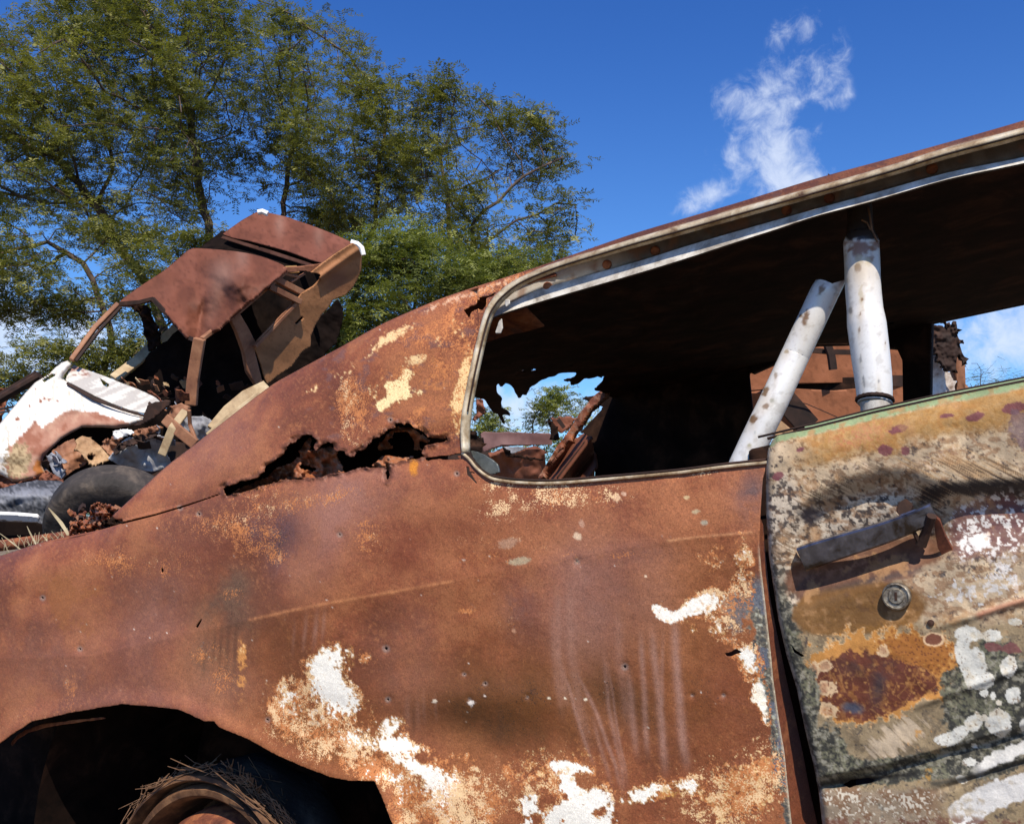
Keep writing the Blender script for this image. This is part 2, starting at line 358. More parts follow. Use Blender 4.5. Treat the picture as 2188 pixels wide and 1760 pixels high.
def sheet(name, poly, mapf, mat, parent=None, step=4.0, holes=(), rag=0.0, ragk=0.05, colf=None, solid=0.003, fieldf=None, origin=None, seed=0, smooth=True):
    """a thin metal sheet: outline polygon traced on the photograph, laid on the surface mapf, cut cleanly along its edge"""
    P = np.asarray(poly, float); x0, y0 = P.min(0) - step; x1, y1 = P.max(0) + step
    nx = max(3, int((x1 - x0) / step) + 2); ny = max(3, int((y1 - y0) / step) + 2)
    gx, gy = np.meshgrid(np.linspace(x0, x1, nx), np.linspace(y0, y1, ny)); X = gx.ravel(); Y = gy.ravel()
    f = sdf(X, Y, poly)
    if rag: f = f + rag * 2 * (fbm(X * ragk, Y * ragk, 4, seed + 3, .6) - .5) - rag * .3
    for h in holes:
        hp, hr = h if (len(h) == 2 and isinstance(h[1], (int, float))) else (h, 0.0)
        g = -sdf(X, Y, hp)
        if hr: g = g + hr * 2 * (fbm(X * .07, Y * .07, 4, seed + 9, .65) - .5)
        f = np.minimum(f, g)
    if fieldf is not None: f = np.minimum(f, fieldf(X, Y))
    f = np.where(np.abs(f) < 1e-4, 1e-4, f)
    I = np.arange(nx * ny).reshape(ny, nx); a = I[:-1, :-1].ravel(); b = I[:-1, 1:].ravel(); c = I[1:, 1:].ravel(); d = I[1:, :-1].ravel()
    tr = np.vstack([np.stack([a, d, c], 1), np.stack([a, c, b], 1)])
    ins = f > 0; cnt = ins[tr].sum(1); out = [tr[cnt == 3]]; N = nx * ny; ekeys = []; chunks = []
    def roll(t, want):
        m = ins[t] == want; k = np.argmax(m, 1); r = np.arange(len(t)); return np.stack([t[r, k], t[r, (k + 1) % 3], t[r, (k + 2) % 3]], 1)
    def ek(p, q): return np.minimum(p, q).astype(np.int64) * N + np.maximum(p, q)
    t1 = roll(tr[cnt == 1], True); t2 = roll(tr[cnt == 2], False)
    keys = np.unique(np.concatenate([ek(t1[:, 0], t1[:, 1]), ek(t1[:, 0], t1[:, 2]), ek(t2[:, 0], t2[:, 1]), ek(t2[:, 0], t2[:, 2])]))
    def idx(p, q): return N + np.searchsorted(keys, ek(p, q))
    out.append(np.stack([t1[:, 0], idx(t1[:, 0], t1[:, 1]), idx(t1[:, 0], t1[:, 2])], 1))
    out.append(np.stack([idx(t2[:, 0], t2[:, 1]), t2[:, 1], t2[:, 2]], 1))
    out.append(np.stack([idx(t2[:, 0], t2[:, 1]), t2[:, 2], idx(t2[:, 0], t2[:, 2])], 1))
    F = np.vstack(out); p = keys // N; q = keys % N; t = f[p] / (f[p] - f[q])
    XX = np.concatenate([X, X[p] + (X[q] - X[p]) * t]); YY = np.concatenate([Y, Y[p] + (Y[q] - Y[p]) * t])
    use = np.unique(F); mp = np.full(len(XX), -1, np.int64); mp[use] = np.arange(len(use)); F = mp[F]; XX = XX[use]; YY = YY[use]
    V = mapf(XX, YY); col = colf(XX, YY, V) if colf else None; spk = None
    if isinstance(col, tuple): col, spk = col
    o = mesh_obj(name, V, F, mat, parent, col, smooth, solid, origin)
    if spk is not None:
        at = o.data.color_attributes.new('Spk', 'FLOAT_COLOR', 'POINT'); c4 = np.ones((len(V), 4), np.float32); c4[:, :3] = np.clip(spk, 0, 1); at.data.foreach_set('color', c4.ravel())
    return o
def ribbon(a, b, fa, fb, n=60, rows=2):       # surface between two image curves, each on its own depth
    a = np.asarray(a, float); b = np.asarray(b, float)
    def rs(P):
        L = np.r_[0, np.cumsum(np.hypot(*np.diff(P, axis=0).T))]; t = np.linspace(0, L[-1], n)
        return np.stack([np.interp(t, L, P[:, 0]), np.interp(t, L, P[:, 1])], 1)
    a = rs(a); b = rs(b); PA = fa(a[:, 0], a[:, 1]); PB = fb(b[:, 0], b[:, 1]); V = []
    for k in range(rows): V.append(PA + (PB - PA) * k / (rows - 1))
    V = np.vstack(V); F = [(k * n + i, k * n + i + 1, (k + 1) * n + i + 1, (k + 1) * n + i) for k in range(rows - 1) for i in range(n - 1)]
    return V, F
def L3(*c): return np.array(c, float)
def mixc(c, k, m):
    m = np.clip(m, 0, 1)[:, None]; return c * (1 - m) + np.asarray(k) * m
#@@PART2
# ================================================================== THE NEAR CAR: a rusted coupe
SIL = smoothline([(240, 1102), (346, 1004), (404, 959), (456, 918), (570, 830), (625, 797), (732, 739), (815, 693), (919, 647), (1000, 618), (1088, 590), (1157, 567), (1244, 537), (1330, 507), (1400, 485), (1573, 434), (1746, 381), (1904, 338), (2065, 293), (2186, 258), (2400, 192)], 4)
TRO = smoothline([(988, 966), (986, 908), (995, 846), (1012, 763), (1033, 680), (1047, 649), (1064, 628), (1095, 604), (1144, 580), (1192, 562), (1261, 541), (1341, 516), (1400, 499), (1573, 449), (1746, 401), (1900, 357), (2025, 318), (2186, 276), (2400, 212)], 4)
TRI = smoothline([(1003, 966), (1004, 908), (1013, 846), (1030, 763), (1049, 687), (1066, 655), (1087, 633), (1117, 610), (1158, 591), (1213, 571), (1296, 546), (1365, 526), (1430, 508), (1573, 468), (1746, 419), (1900, 376), (2025, 338), (2186, 295), (2400, 230)], 4)
BTO = smoothline([(988, 966), (1003, 980), (1019, 999), (1043, 1017), (1071, 1025), (1123, 1030), (1192, 1030), (1296, 1022), (1400, 1013), (1469, 1006), (1545, 996), (1642, 986)], 4)
RLO = smoothline([(1040, 684), (1073, 670), (1158, 643), (1244, 618), (1365, 583), (1469, 551), (1573, 517), (1661, 489), (1742, 462), (1863, 430), (2025, 383), (2186, 349), (2400, 300)], 4)
RLU = smoothline([(1050, 668), (1085, 650), (1158, 617), (1244, 592), (1365, 558), (1500, 516), (1742, 447), (1863, 414), (2025, 369), (2186, 336), (2400, 286)], 4)
BELT = [(-400, 1270), (0, 1187), (92, 1157), (203, 1134), (258, 1113), (480, 1052), (700, 1010), (900, 985), (1003, 978), (1100, 1000), (1300, 1000), (1642, 982)]
CREASE = [(-300, 1420), (200, 1400), (533, 1324), (800, 1271), (967, 1242), (1200, 1195), (1426, 1154), (1605, 1138), (1800, 1110)]
GAP = [(1642, 981), (1629, 1023), (1624, 1102), (1622, 1165), (1626, 1217), (1635, 1296), (1644, 1375), (1652, 1453), (1663, 1532), (1676, 1611), (1686, 1716), (1691, 1760), (1715, 1960)]
ARCH = [(838, 1760), (817, 1705), (800, 1668), (746, 1667), (704, 1659), (647, 1637), (590, 1612), (533, 1580), (468, 1553), (457, 1540), (438, 1541), (381, 1515), (327, 1509), (259, 1504), (152, 1522), (68, 1541), (23, 1570), (0, 1587), (-60, 1650), (-110, 1760), (-140, 1960)]
QPOLY = [(-400, 1960), (-400, 1270), (0, 1187), (92, 1157), (157, 1143), (203, 1134), (235, 1126), (262, 1116), (246, 1108)] + [tuple(p) for p in SIL] + [(2400, 212)] + [tuple(p) for p in TRO[::-1]] + [tuple(p) for p in BTO[1:]] + GAP + [(862, 1960)] + ARCH
TEAR = T2([(225, 1305), (222, 1280), (245, 1262), (300, 1256), (330, 1240), (430, 1212), (470, 1185), (490, 1150), (530, 1110), (570, 1085), (600, 1060), (610, 1025), (650, 990), (690, 975), (730, 942), (760, 940), (775, 965), (800, 975), (782, 1010), (790, 1045), (830, 1020), (870, 995), (900, 1008), (915, 1040), (975, 1050), (985, 1078), (1020, 1080), (1040, 1055), (1090, 1030), (1160, 970), (1190, 965), (1230, 925), (1270, 910), (1290, 880), (1330, 885), (1365, 875), (1400, 905), (1440, 925), (1470, 950), (1510, 970), (1605, 972), (1608, 992), (1550, 1000), (1470, 1020), (1450, 1060), (1462, 1085), (1400, 1095), (1345, 1110), (1250, 1130), (1238, 1232), (1228, 1150), (1140, 1152), (1060, 1160), (985, 1178), (930, 1185), (870, 1200), (800, 1212), (700, 1222), (620, 1228), (480, 1262), (380, 1292), (300, 1315), (250, 1322)])
SMALLTEAR = T3([(118, 470), (150, 445), (190, 430), (210, 390), (260, 378), (315, 362), (300, 378), (262, 400), (255, 440), (235, 470), (200, 465), (170, 480), (150, 520), (135, 500)])
CRACK1 = [(205, 1123), (225, 1112), (262, 1108), (262, 1114), (330, 1098), (400, 1077), (470, 1054), (470, 1057), (400, 1081), (330, 1102), (258, 1120), (228, 1126)]
CRACK2 = T2([(1470, 1095), (1550, 1082), (1640, 1072), (1740, 1058), (1745, 1072), (1660, 1082), (1690, 1100), (1600, 1105), (1560, 1096), (1480, 1108)])
CRACK3 = Q2([(90, 1290), (140, 1310), (130, 1360), (230, 1375), (200, 1385), (150, 1375), (240, 1520), (215, 1510), (110, 1400)])
CRACK4 = Q2([(250, 1395), (300, 1450), (360, 1480), (470, 1500), (400, 1512), (330, 1480), (260, 1420)])
NOTCHES = [T7([(1795, 708), (1830, 698), (1850, 684), (1885, 702), (1850, 712), (1825, 724), (1800, 722)]), T6([(905, 330), (903, 305), (915, 292), (918, 318)]), T6([(1095, 632), (1125, 585), (1140, 578), (1110, 632)])]
def circ(cx, cy, r, n=9): return [(cx + r * math.cos(2 * math.pi * k / n), cy + r * math.sin(2 * math.pi * k / n)) for k in range(n)]
NAILS = [(91, 1277, 4.2), (171, 1386, 4), (726, 1142, 4), (825, 1385, 5.5), (829, 1494, 4.2), (992, 1440, 3), (1037, 1460, 3.6), (1335, 1424, 5.2), (1233, 1200, 4), (1479, 1485, 2.3), (1546, 1485, 2.8), (1003, 1493, 2.6), (572, 1537, 4), (1127, 1489, 2.4), (869, 914, 4), (834, 897, 4), (976, 1012, 4), (385, 1085, 4), (425, 1098, 4)]

def ppm(x): return FPX * (0.5 * (x - 1094) / FPX + 0.866) / CA     # pixels per metre on the side plane
def ycurve(c, x):
    P = np.array(c); return np.interp(x, P[:, 0], P[:, 1])
def DQ(x, y):
    m = ppm(x); yb = ycurve(BELT, x); h = (yb - y) / m
    up = np.clip(h, 0, 1); dn = np.clip(-h, 0, 2)
    d = 0.15 * up * ss(up, -.02, .10)
    d = d + 0.016 * np.exp(-dn / .035) * (h <= 0) + 0.016 * (h > 0)                        # shoulder
    yc = ycurve(CREASE, x); hc = (yc - y) / m                                              # the body crease
    d = d + np.where(hc < 0, 0.010 * (1 - np.exp(hc / .10)), 0.003 * (1 - np.exp(-hc / .06)))
    d = d + 0.05 * np.clip(-hc - .22, 0, 1) ** 1.5
    s, _ = segd(x, y, SIL); s = np.clip(s / 95, 0, 1)                                      # the skin rolls over into roof and deck
    roll = 0.085 * (1 - np.sqrt(np.clip(1 - (1 - s) ** 2, 0, 1)))
    d = d + roll * ss(x, 180, 420) * np.where(x > 1020, 0.45, 1) * (up > 0)
    st, _ = segd(x, y, [(-400, 1270), (0, 1187), (92, 1157), (203, 1134), (262, 1116)]); st = np.clip(st / 70, 0, 1)
    d = d + 0.06 * (1 - np.sqrt(np.clip(1 - (1 - st) ** 2, 0, 1))) * (1 - ss(x, 150, 300))
    sa, _ = segd(x, y, ARCH)
    d = d - 0.010 * np.exp(-(sa / 26) ** 2)
    # dents and waves
    d = d + .009 * gb(x, y, 1010, 1570, 190, 60, 8) - .006 * gb(x, y, 1000, 1490, 200, 40, 0) + .006 * gb(x, y, 1290, 1500, 90, 50, 25)
    d = d + .010 * gb(x, y, 560, 1230, 60, 120, 20) - .010 * gb(x, y, 700, 1190, 60, 140, 25) + .012 * gb(x, y, 300, 1330, 160, 90, 0)
    d = d + .006 * gb(x, y, 1240, 1330, 80, 200, -5) - .006 * gb(x, y, 1380, 1260, 80, 120, 0)
    d = d + .008 * gb(x, y, 700, 860, 60, 90, -35) + .010 * gb(x, y, 900, 950, 120, 40, -10)
    d = d + 0.006 * (fbm(x / 170, y / 140, 2, 31) - .5) + 0.0006 * (fbm(x / 26, y / 26, 3, 32) - .5)
    for (cx, cy, r) in NAILS: d = d + .0022 * gb(x, y, cx, cy, r * 2.6, r * 2.6)
    stt = np.clip(1 - np.abs(sdf(x, y, TEAR)) / 12, 0, 1)
    d = d + .012 * stt * (fbm(x / 14, y / 14, 2, 35) - .45)
    return d
def QMAP(x, y): return A(x, y, DQ(x, y))

def rust_base(u, v, seed=0, lo=.30, hi=.72):
    """u, v in millimetres"""
    n0 = fbm(u / 160, v / 120, 4, seed); n1 = fbm(u / 38, v / 38, 5, seed + 3, .6); n2 = fbm(u / 7, v / 7, 3, seed + 5, .6); n3 = fbm(u / 2.3, v / 2.3, 2, seed + 8)
    n4 = fbm(u / 3.4 + 9, v / 3.4, 3, seed + 11, .7)
    c = np.tile(L3(.235, .070, .027), (len(u), 1))
    c = mixc(c, (.150, .045, .020), ss(n0 * .7 + n1 * .3, .40, .72) * .95)
    c = mixc(c, (.345, .125, .048), ss(n0 * .65 + n1 * .35, .50, .22) * .9)
    c = mixc(c, (.40, .135, .045), ss(n1 * .55 + n2 * .45, .58, .80) * .35)
    c = c * (.72 + .56 * n4)[:, None]
    c = mixc(c, (.085, .028, .014), ss(n4 * .6 + n2 * .4, .56, .80) * .35)
    c = mixc(c, (.46, .18, .070), ss((1 - n4) * .6 + n2 * .4, .58, .80) * .35)
    return c, n0, n1, n2, n4
def QCOL(x, y, V):
    u, v = uv(V); u = u * 1000; v = v * 1000
    c, n0, n1, n2, n3 = rust_base(u, v)
    sp = n3 * .55 + n2 * .45; md = n2 * .5 + n1 * .5
    def lay(field, col, sharp=.10, k=1.0, nn=None, th=.5):
        nonlocal c
        nn = sp if nn is None else nn
        m = ss(field + (nn - .5) * 1.15, th, th + sharp) * ss(field, .05, .16); c = mixc(c, col, m * k)
    def soft(field, col, k=1.0):
        nonlocal c
        c = mixc(c, col, np.clip(field, 0, 1) * k)
    # broad tone: dusty mauve bloom, golden brown, dark purple areas
    bloom = .9 * gb(x, y, 700, 1130, 70, 150, 28) + .8 * gb(x, y, 1270, 1290, 120, 160, 0) + .6 * gb(x, y, 880, 1440, 70, 130, 0) + .7 * gb(x, y, 330, 1290, 90, 160, 25) + .5 * gb(x, y, 100, 1430, 160, 130, 0) + .6 * gb(x, y, 760, 1060, 160, 60, -10) + .5 * gb(x, y, 420, 1480, 160, 60, 0) + .5 * gb(x, y, 480, 950, 120, 90, -40)
    soft(bloom * (.5 + .6 * n1), (.34, .165, .120), .68)
    fan = gb(x, y, 1250, 1320, 75, 170, -4, 1.5) + .8 * gb(x, y, 1400, 1300, 60, 110, 0, 1.3); soft(fan * (.55 + .4 * n1), (.33, .170, .125), .60)
    gold = gb(x, y, 1130, 1490, 260, 120, 0) + .7 * gb(x, y, 1500, 1400, 160, 220, 0) + .9 * gb(x, y, 700, 1590, 160, 90, 20) + .5 * gb(x, y, 600, 1380, 80, 100, 0)
    soft(gold * (.6 + .6 * n1), (.200, .070, .014), .85)
    soft((gb(x, y, 850, 1190, 90, 50, -10) + gb(x, y, 1000, 1120, 160, 40, -6) + .8 * gb(x, y, 420, 1190, 120, 40, -12) + .8 * gb(x, y, 1550, 1440, 60, 110) + .6 * gb(x, y, 250, 1420, 60, 60)) * (.5 + .6 * n1), (.160, .038, .016), .6)
    dk = .75 * gb(x, y, 1040, 1550, 150, 50, 12) + .5 * gb(x, y, 1090, 1470, 150, 40, 0) + .6 * gb(x, y, 1330, 1500, 80, 40, 30)
    soft(dk * (.5 + .7 * n1), (.075, .034, .010), .8)
    pur = gb(x, y, 605, 1135, 34, 60, 8) + .8 * gb(x, y, 545, 1135, 22, 40) + .6 * gb(x, y, 590, 1190, 20, 30) + .5 * gb(x, y, 1600, 1070, 40, 50) + .5 * gb(x, y, 1110, 1300, 40, 60) + .35 * gb(x, y, 1370, 1180, 80, 26)
    soft(pur * (.4 + .9 * n2), (.105, .062, .075), .75)
    gry = .9 * gb(x, y, 505, 1245, 34, 36, 0) + .8 * gb(x, y, 450, 1300, 45, 30, -30) + .7 * gb(x, y, 510, 1320, 40, 60) + .6 * gb(x, y, 430, 1400, 40, 60) + .5 * gb(x, y, 490, 1440, 50, 70)
    soft(gry * (.45 + .9 * md), (.135, .090, .058), .70)
    # sail panel: purple-dark and orange mottles
    sail = ss(ycurve(BELT, x) - y, 5, 60) * ss(x, 560, 700)
    lay(.28 * sail, (.16, .075, .060), .25, .7, fbm(u / 30, v / 16, 4, 51))
    lay(sail * (.22 + .25 * gb(x, y, 920, 860, 90, 120)), (.43, .17, .055), .22, .65, md)
    # orange speckles by region
    oreg = .30 * gb(x, y, 560, 1040, 90, 45, -12) + .34 * gb(x, y, 650, 1075, 160, 24, -12) + .30 * gb(x, y, 780, 1150, 60, 70, 30) + .38 * gb(x, y, 1230, 1060, 130, 30) + .26 * gb(x, y, 450, 1130, 110, 40) + .24 * gb(x, y, 210, 1190, 70, 30) + .28 * gb(x, y, 330, 1210, 120, 40)
    oreg = oreg + .24 * gb(x, y, 1100, 1160, 170, 60) + .25 * gb(x, y, 560, 1150, 60, 60) + .34 * gb(x, y, 600, 1190, 24, 20) + .32 * gb(x, y, 500, 1270, 30, 16) + .28 * gb(x, y, 420, 1400, 20, 20) + .35 * gb(x, y, 470, 1440, 40, 80) + .24 * gb(x, y, 60, 1530, 80, 40) + .2 * gb(x, y, 150, 1480, 30, 60)
    oreg = oreg + .32 * gb(x, y, 1530, 1200, 35, 26) + .45 * gb(x, y, 995, 1306, 24, 8) + .30 * gb(x, y, 1080, 1330, 34, 22) + .25 * gb(x, y, 1320, 1187, 70, 10, -8) + .25 * gb(x, y, 760, 860, 40, 50) + .25 * gb(x, y, 1100, 700, 100, 200)
    SO = oreg * 1.25 + .10 * n0 + .04; SCR = oreg * .75
    soft(ss(gb(x, y, 133, 1262, 34, 44, 15) + .8 * gb(x, y, 128, 1300, 18, 50, -15) + .6 * gb(x, y, 200, 1265, 40, 14, -20) + .5 * gb(x, y, 190, 1340, 34, 30) + (md - .5) * .8, .35, .7), (.31, .115, .035), .55)
    # thin bright orange line along the crease
    sc1, _ = segd(x, y, [(533, 1324), (640, 1300), (730, 1283), (800, 1271), (967, 1241)])
    soft(np.exp(-(sc1 / 3.4) ** 2) * (.35 + .65 * n2), (.58, .24, .095), .75)
    sc2, _ = segd(x, y, [(1426, 1155), (1500, 1146), (1605, 1137)])
    soft(np.exp(-(sc2 / 2.8) ** 2) * (.35 + .65 * n2), (.60, .29, .13), .75)
    # water runs: pale dusty streaks, some dark
    def run(pts, w, col, k):
        P = np.array(pts); xc = np.interp(y, P[:, 1], P[:, 0]); e = ss(y, P[0, 1] - 20, P[0, 1] + 50) * (1 - ss(y, P[-1, 1] - 60, P[-1, 1] + 15))
        f = np.exp(-((x - xc + 3 * (fbm(x * 0, y / 40, 2, 61) - .5)) / w) ** 2) * e
        soft(f * (.75 + .4 * n2), col, k)
    dusty = (.36, .195, .140)
    for pts, w, k in [([(1215, 1250), (1222, 1400), (1240, 1520), (1262, 1600)], 12, .35), ([(1320, 1300), (1326, 1420), (1345, 1560)], 10, .35), ([(1180, 1300), (1188, 1430), (1204, 1540)], 8, .3), ([(1300, 1420), (1318, 1540), (1342, 1680)], 3, .5), ([(905, 1480), (908, 1545)], 4, .4), ([(1205, 1430), (1225, 1500), (1250, 1580), (1270, 1640)], 4, .6), ([(1234, 1440), (1275, 1520), (1310, 1620), (1328, 1690)], 4.5, .65), ([(1292, 1400), (1300, 1500), (1325, 1620), (1335, 1700)], 5, .5), ([(1343, 1430), (1352, 1520), (1362, 1620)], 7, .6), ([(1370, 1350), (1378, 1500), (1385, 1620)], 6, .65), ([(1393, 1340), (1408, 1480), (1418, 1590), (1420, 1660)], 8, .7), ([(1418, 1350), (1414, 1500), (1420, 1600)], 4, .45), ([(1441, 1320), (1448, 1450), (1460, 1580), (1468, 1650)], 9, .8), ([(1268, 1530), (1290, 1620), (1310, 1690)], 5, .4), ([(870, 1490), (874, 1560)], 6, .4), ([(893, 1490), (896, 1560)], 5, .4), ([(930, 1490), (934, 1540)], 3, .6), ([(655, 1310), (648, 1400)], 4, .45), ([(678, 1300), (670, 1395)], 5, .5), ([(694, 1300), (688, 1380)], 4, .5), ([(630, 1330), (626, 1400)], 3, .4), ([(1190, 1250), (1195, 1400), (1215, 1520)], 7, .4)]:
        run(pts, w, dusty, k)
    for pts, w, k in [([(462, 1330), (455, 1440)], 4, .5), ([(475, 1330), (468, 1460)], 4, .55), ([(490, 1330), (484, 1450)], 5, .5), ([(505, 1320), (502, 1460)], 4, .5), ([(440, 1360), (436, 1460)], 4, .4), ([(1070, 1500), (1072, 1600)], 8, .3), ([(885, 1500), (886, 1580)], 4, .5)]:
        run(pts, w, (.060, .030, .018), k)
    # orange streak
    lay(.78 * gb(x, y, 519, 1392, 13, 26) + .62 * gb(x, y, 515, 1450, 12, 70, 3, 2), (.62, .27, .075), .25, .9)
    lay(.62 * gb(x, y, 519, 1388, 9, 18), (.85, .55, .24), .15, .9)
    # cream / ochre rings round the bare paint patches
    def paint(f, k=1.0):
        nonlocal SO, SCR
        g_ = (f + (n1 - .5) * .45 + (n2 - .5) * .25) * ss(f, .04, .16); SO = SO + .42 * ss(g_, .12, .45); SCR = SCR + .52 * ss(g_, .18, .60)
        lay(f * 1.30, (.26, .115, .026), .30, .75, md * .5 + sp * .5)
        lay(f * 1.02, (.60, .31, .095), .20, .85, md * .5 + sp * .5)
        lay(f * .90, (.84, .64, .34), .14, .92, md * .6 + sp * .4)
        lay((f - .10) * k, (.90, .86, .74), .10, 1.0, md * .45 + sp * .55)
        wm = ss((f - .10) * k + (md * .45 + sp * .55 - .5) * 1.15, .5, .6); SO = SO * (1 - wm); SCR = SCR * (1 - wm * .95)
    p = .95 * gb(x, y, 703, 1458, 46, 58, 0) + .60 * gb(x, y, 612, 1478, 24, 30) + .62 * gb(x, y, 755, 1500, 40, 34) + .40 * gb(x, y, 760, 1395, 50, 26, 20) + .45 * gb(x, y, 690, 1410, 40, 40)
    p = p + .50 * gb(x, y, 640, 1530, 60, 36, 20) + .60 * gb(x, y, 770, 1580, 80, 30, 15) + .92 * gb(x, y, 860, 1593, 48, 14, 10) + .70 * gb(x, y, 835, 1550, 40, 28, 20)
    p = p + .95 * gb(x, y, 890, 1640, 56, 14, 28) + .7 * gb(x, y, 940, 1690, 44, 50, 20) + .50 * gb(x, y, 790, 1645, 80, 26, 18) + .45 * gb(x, y, 850, 1720, 40, 60) + .35 * gb(x, y, 1030, 1680, 90, 70, 20) + .40 * gb(x, y, 1000, 1750, 80, 40)
    paint(np.minimum(p, 1.1))
    p = 1.05 * gb(x, y, 1215, 1745, 62, 56, 0) + .9 * gb(x, y, 1210, 1650, 22, 36, -20) + .85 * gb(x, y, 1262, 1700, 50, 22, 20) + .8 * gb(x, y, 1240, 1640, 34, 12, 10) + .75 * gb(x, y, 1130, 1720, 28, 50, 0) + .6 * gb(x, y, 1280, 1740, 40, 50) + .85 * gb(x, y, 1186, 1637, 16, 10, 45)
    hol = .9 * gb(x, y, 1247, 1672, 22, 14, 60) + .7 * gb(x, y, 1207, 1702, 9, 8) + .9 * gb(x, y, 1170, 1715, 18, 14) + .6 * gb(x, y, 1246, 1716, 5, 5) + .8 * gb(x, y, 1280, 1735, 14, 22, 40) + .7 * gb(x, y, 1202, 1750, 8, 8) + .6 * gb(x, y, 1150, 1750, 12, 14)
    paint(np.clip(np.minimum(p, 1.1) - hol, 0, 2), 1.15)
    p = .88 * gb(x, y, 1372, 1700, 34, 22, -15) + .55 * gb(x, y, 1430, 1680, 50, 24) + .82 * gb(x, y, 1478, 1680, 24, 22) + .45 * gb(x, y, 1320, 1710, 30, 20)
    paint(p)
    lay(.72 * gb(x, y, 1440, 1695, 50, 22), (.66, .36, .08), .2, .75, md)
    sg, _ = segd(x, y, [(1405, 1300), (1418, 1312), (1432, 1322), (1462, 1310), (1485, 1300), (1508, 1288)])
    arm = np.exp(-(sg / 15) ** 2)
    p = .86 * arm + .75 * gb(x, y, 1492, 1285, 34, 18, -5) + .62 * gb(x, y, 1530, 1290, 30, 34, 20) + .55 * gb(x, y, 1540, 1350, 40, 26, 35) + .7 * gb(x, y, 1480, 1345, 12, 12) + .48 * gb(x, y, 1585, 1260, 28, 60) + .45 * gb(x, y, 1590, 1170, 22, 50)
    p = p + .50 * gb(x, y, 1600, 1400, 26, 34) + .9 * gb(x, y, 1622, 1478, 22, 30) + .85 * gb(x, y, 1634, 1520, 12, 36, -10) + .55 * gb(x, y, 1600, 1420, 22, 40, -30) + .34 * gb(x, y, 1520, 1195, 44, 36)
    paint(np.where(x > 1560, p * .97, p))
    soft(ss(arm * gb(x, y, 1420, 1312, 46, 30) + .55 * (md - .5) + .3 * (sp - .5), .30, .38), (.90, .86, .74), 1)
    lay(.80 * gb(x, y, 1618, 1480, 20, 30) + .6 * gb(x, y, 1640, 1530, 8, 40, -10), (.88, .80, .62), .12, .95, md)
    cw_ = .50 * gb(x, y, 1520, 1290, 60, 40, 0) + .48 * gb(x, y, 1570, 1350, 50, 40, 30) + .42 * gb(x, y, 1590, 1200, 24, 60) + .45 * gb(x, y, 1600, 1440, 24, 40)
    lay(cw_, (.46, .21, .065), .25, .85, md); lay(cw_ * .95, (.72, .46, .20), .2, .85, sp * .5 + md * .5); SO = SO + cw_ * .6; SCR = SCR + cw_ * .7
    # orange crust, lower right
    cr = .56 * gb(x, y, 1560, 1700, 130, 90, -10, 1.5) + .34 * gb(x, y, 1180, 1640, 120, 60) + .38 * gb(x, y, 1640, 1620, 40, 80) + .25 * gb(x, y, 1050, 1700, 180, 60)
    lay(cr, (.44, .19, .050), .22, .9, md); lay(cr * .9, (.62, .36, .13), .16, .85, sp * .5 + md * .5); lay(cr * .78, (.78, .55, .26), .10, .8, sp); SO = SO + .9 * cr; SCR = SCR + .8 * cr
    lay(.50 * gb(x, y, 1510, 1660, 30, 40) + .5 * gb(x, y, 1600, 1740, 60, 26) + .45 * gb(x, y, 1590, 1660, 26, 40, 10), (.13, .035, .018), .15, .9, md)
    # speckled golden zone beside the arch
    zg = .42 * gb(x, y, 690, 1590, 130, 50, 20) + .42 * gb(x, y, 880, 1740, 70, 60) + .40 * gb(x, y, 1000, 1720, 90, 60) + .35 * gb(x, y, 640, 1500, 80, 80)
    lay(zg, (.38, .20, .075), .2, .8); SO = SO + .8 * zg; SCR = SCR + zg
    # cream on the sail panel
    def cream(f, k=1.0):
        lay(f * .95, (.52, .25, .10), .2, .8, md * .4 + sp * .6); lay(f * .82, (.76, .55, .27), .15, .9, md * .5 + sp * .5)
    f = .85 * gb(x, y, 850, 712, 52, 14, -32) + .45 * gb(x, y, 800, 745, 50, 14, -35) + .95 * gb(x, y, 893, 766, 26, 13, 0) + .4 * gb(x, y, 870, 780, 14, 12) + .55 * gb(x, y, 935, 730, 18, 26, 40) + .6 * gb(x, y, 745, 794, 44, 11, -26) + .5 * gb(x, y, 670, 833, 20, 9, -20) + .35 * gb(x, y, 634, 828, 14, 14, -40)
    cream(f)
    s3, _ = segd(x, y, [(862, 838), (850, 826), (832, 826), (840, 850), (826, 860), (812, 868)]); s4, _ = segd(x, y, [(845, 828), (862, 818), (872, 798)]); s5, _ = segd(x, y, [(858, 846), (878, 838), (895, 838)])
    f = .95 * np.exp(-(s3 / 11) ** 2) + .95 * np.exp(-(s4 / 12) ** 2) + .72 * np.exp(-(s5 / 14) ** 2) + .35 * gb(x, y, 800, 840, 40, 40)
    lay(f * .9, (.60, .36, .13), .2, .85, md * .4 + sp * .6); lay(f * .88, (.86, .68, .34), .12, 1.0, md * .6 + sp * .4)
    f = .55 * gb(x, y, 745, 850, 26, 60) + .48 * gb(x, y, 742, 918, 20, 34) + .4 * gb(x, y, 800, 920, 30, 10) + .35 * gb(x, y, 770, 945, 20, 10)
    SO = SO + f * .8; SCR = SCR + f * .75
    st, _ = segd(x, y, TRO[:30]); edge = np.exp(-(st / 24) ** 2) * (x < 1060)
    f = .66 * edge * ss(y, 690, 780) * (1 - ss(y, 900, 960)) + .75 * gb(x, y, 975, 850, 12, 34, 10) + .6 * gb(x, y, 990, 800, 10, 40, 8) + .55 * gb(x, y, 970, 690, 14, 24) + .45 * gb(x, y, 985, 712, 18, 18) + .4 * gb(x, y, 1015, 680, 10, 26)
    lay(f, (.58, .26, .075), .2, .85); lay(f * .84, (.82, .58, .27), .12, .9, sp * .6 + md * .4)
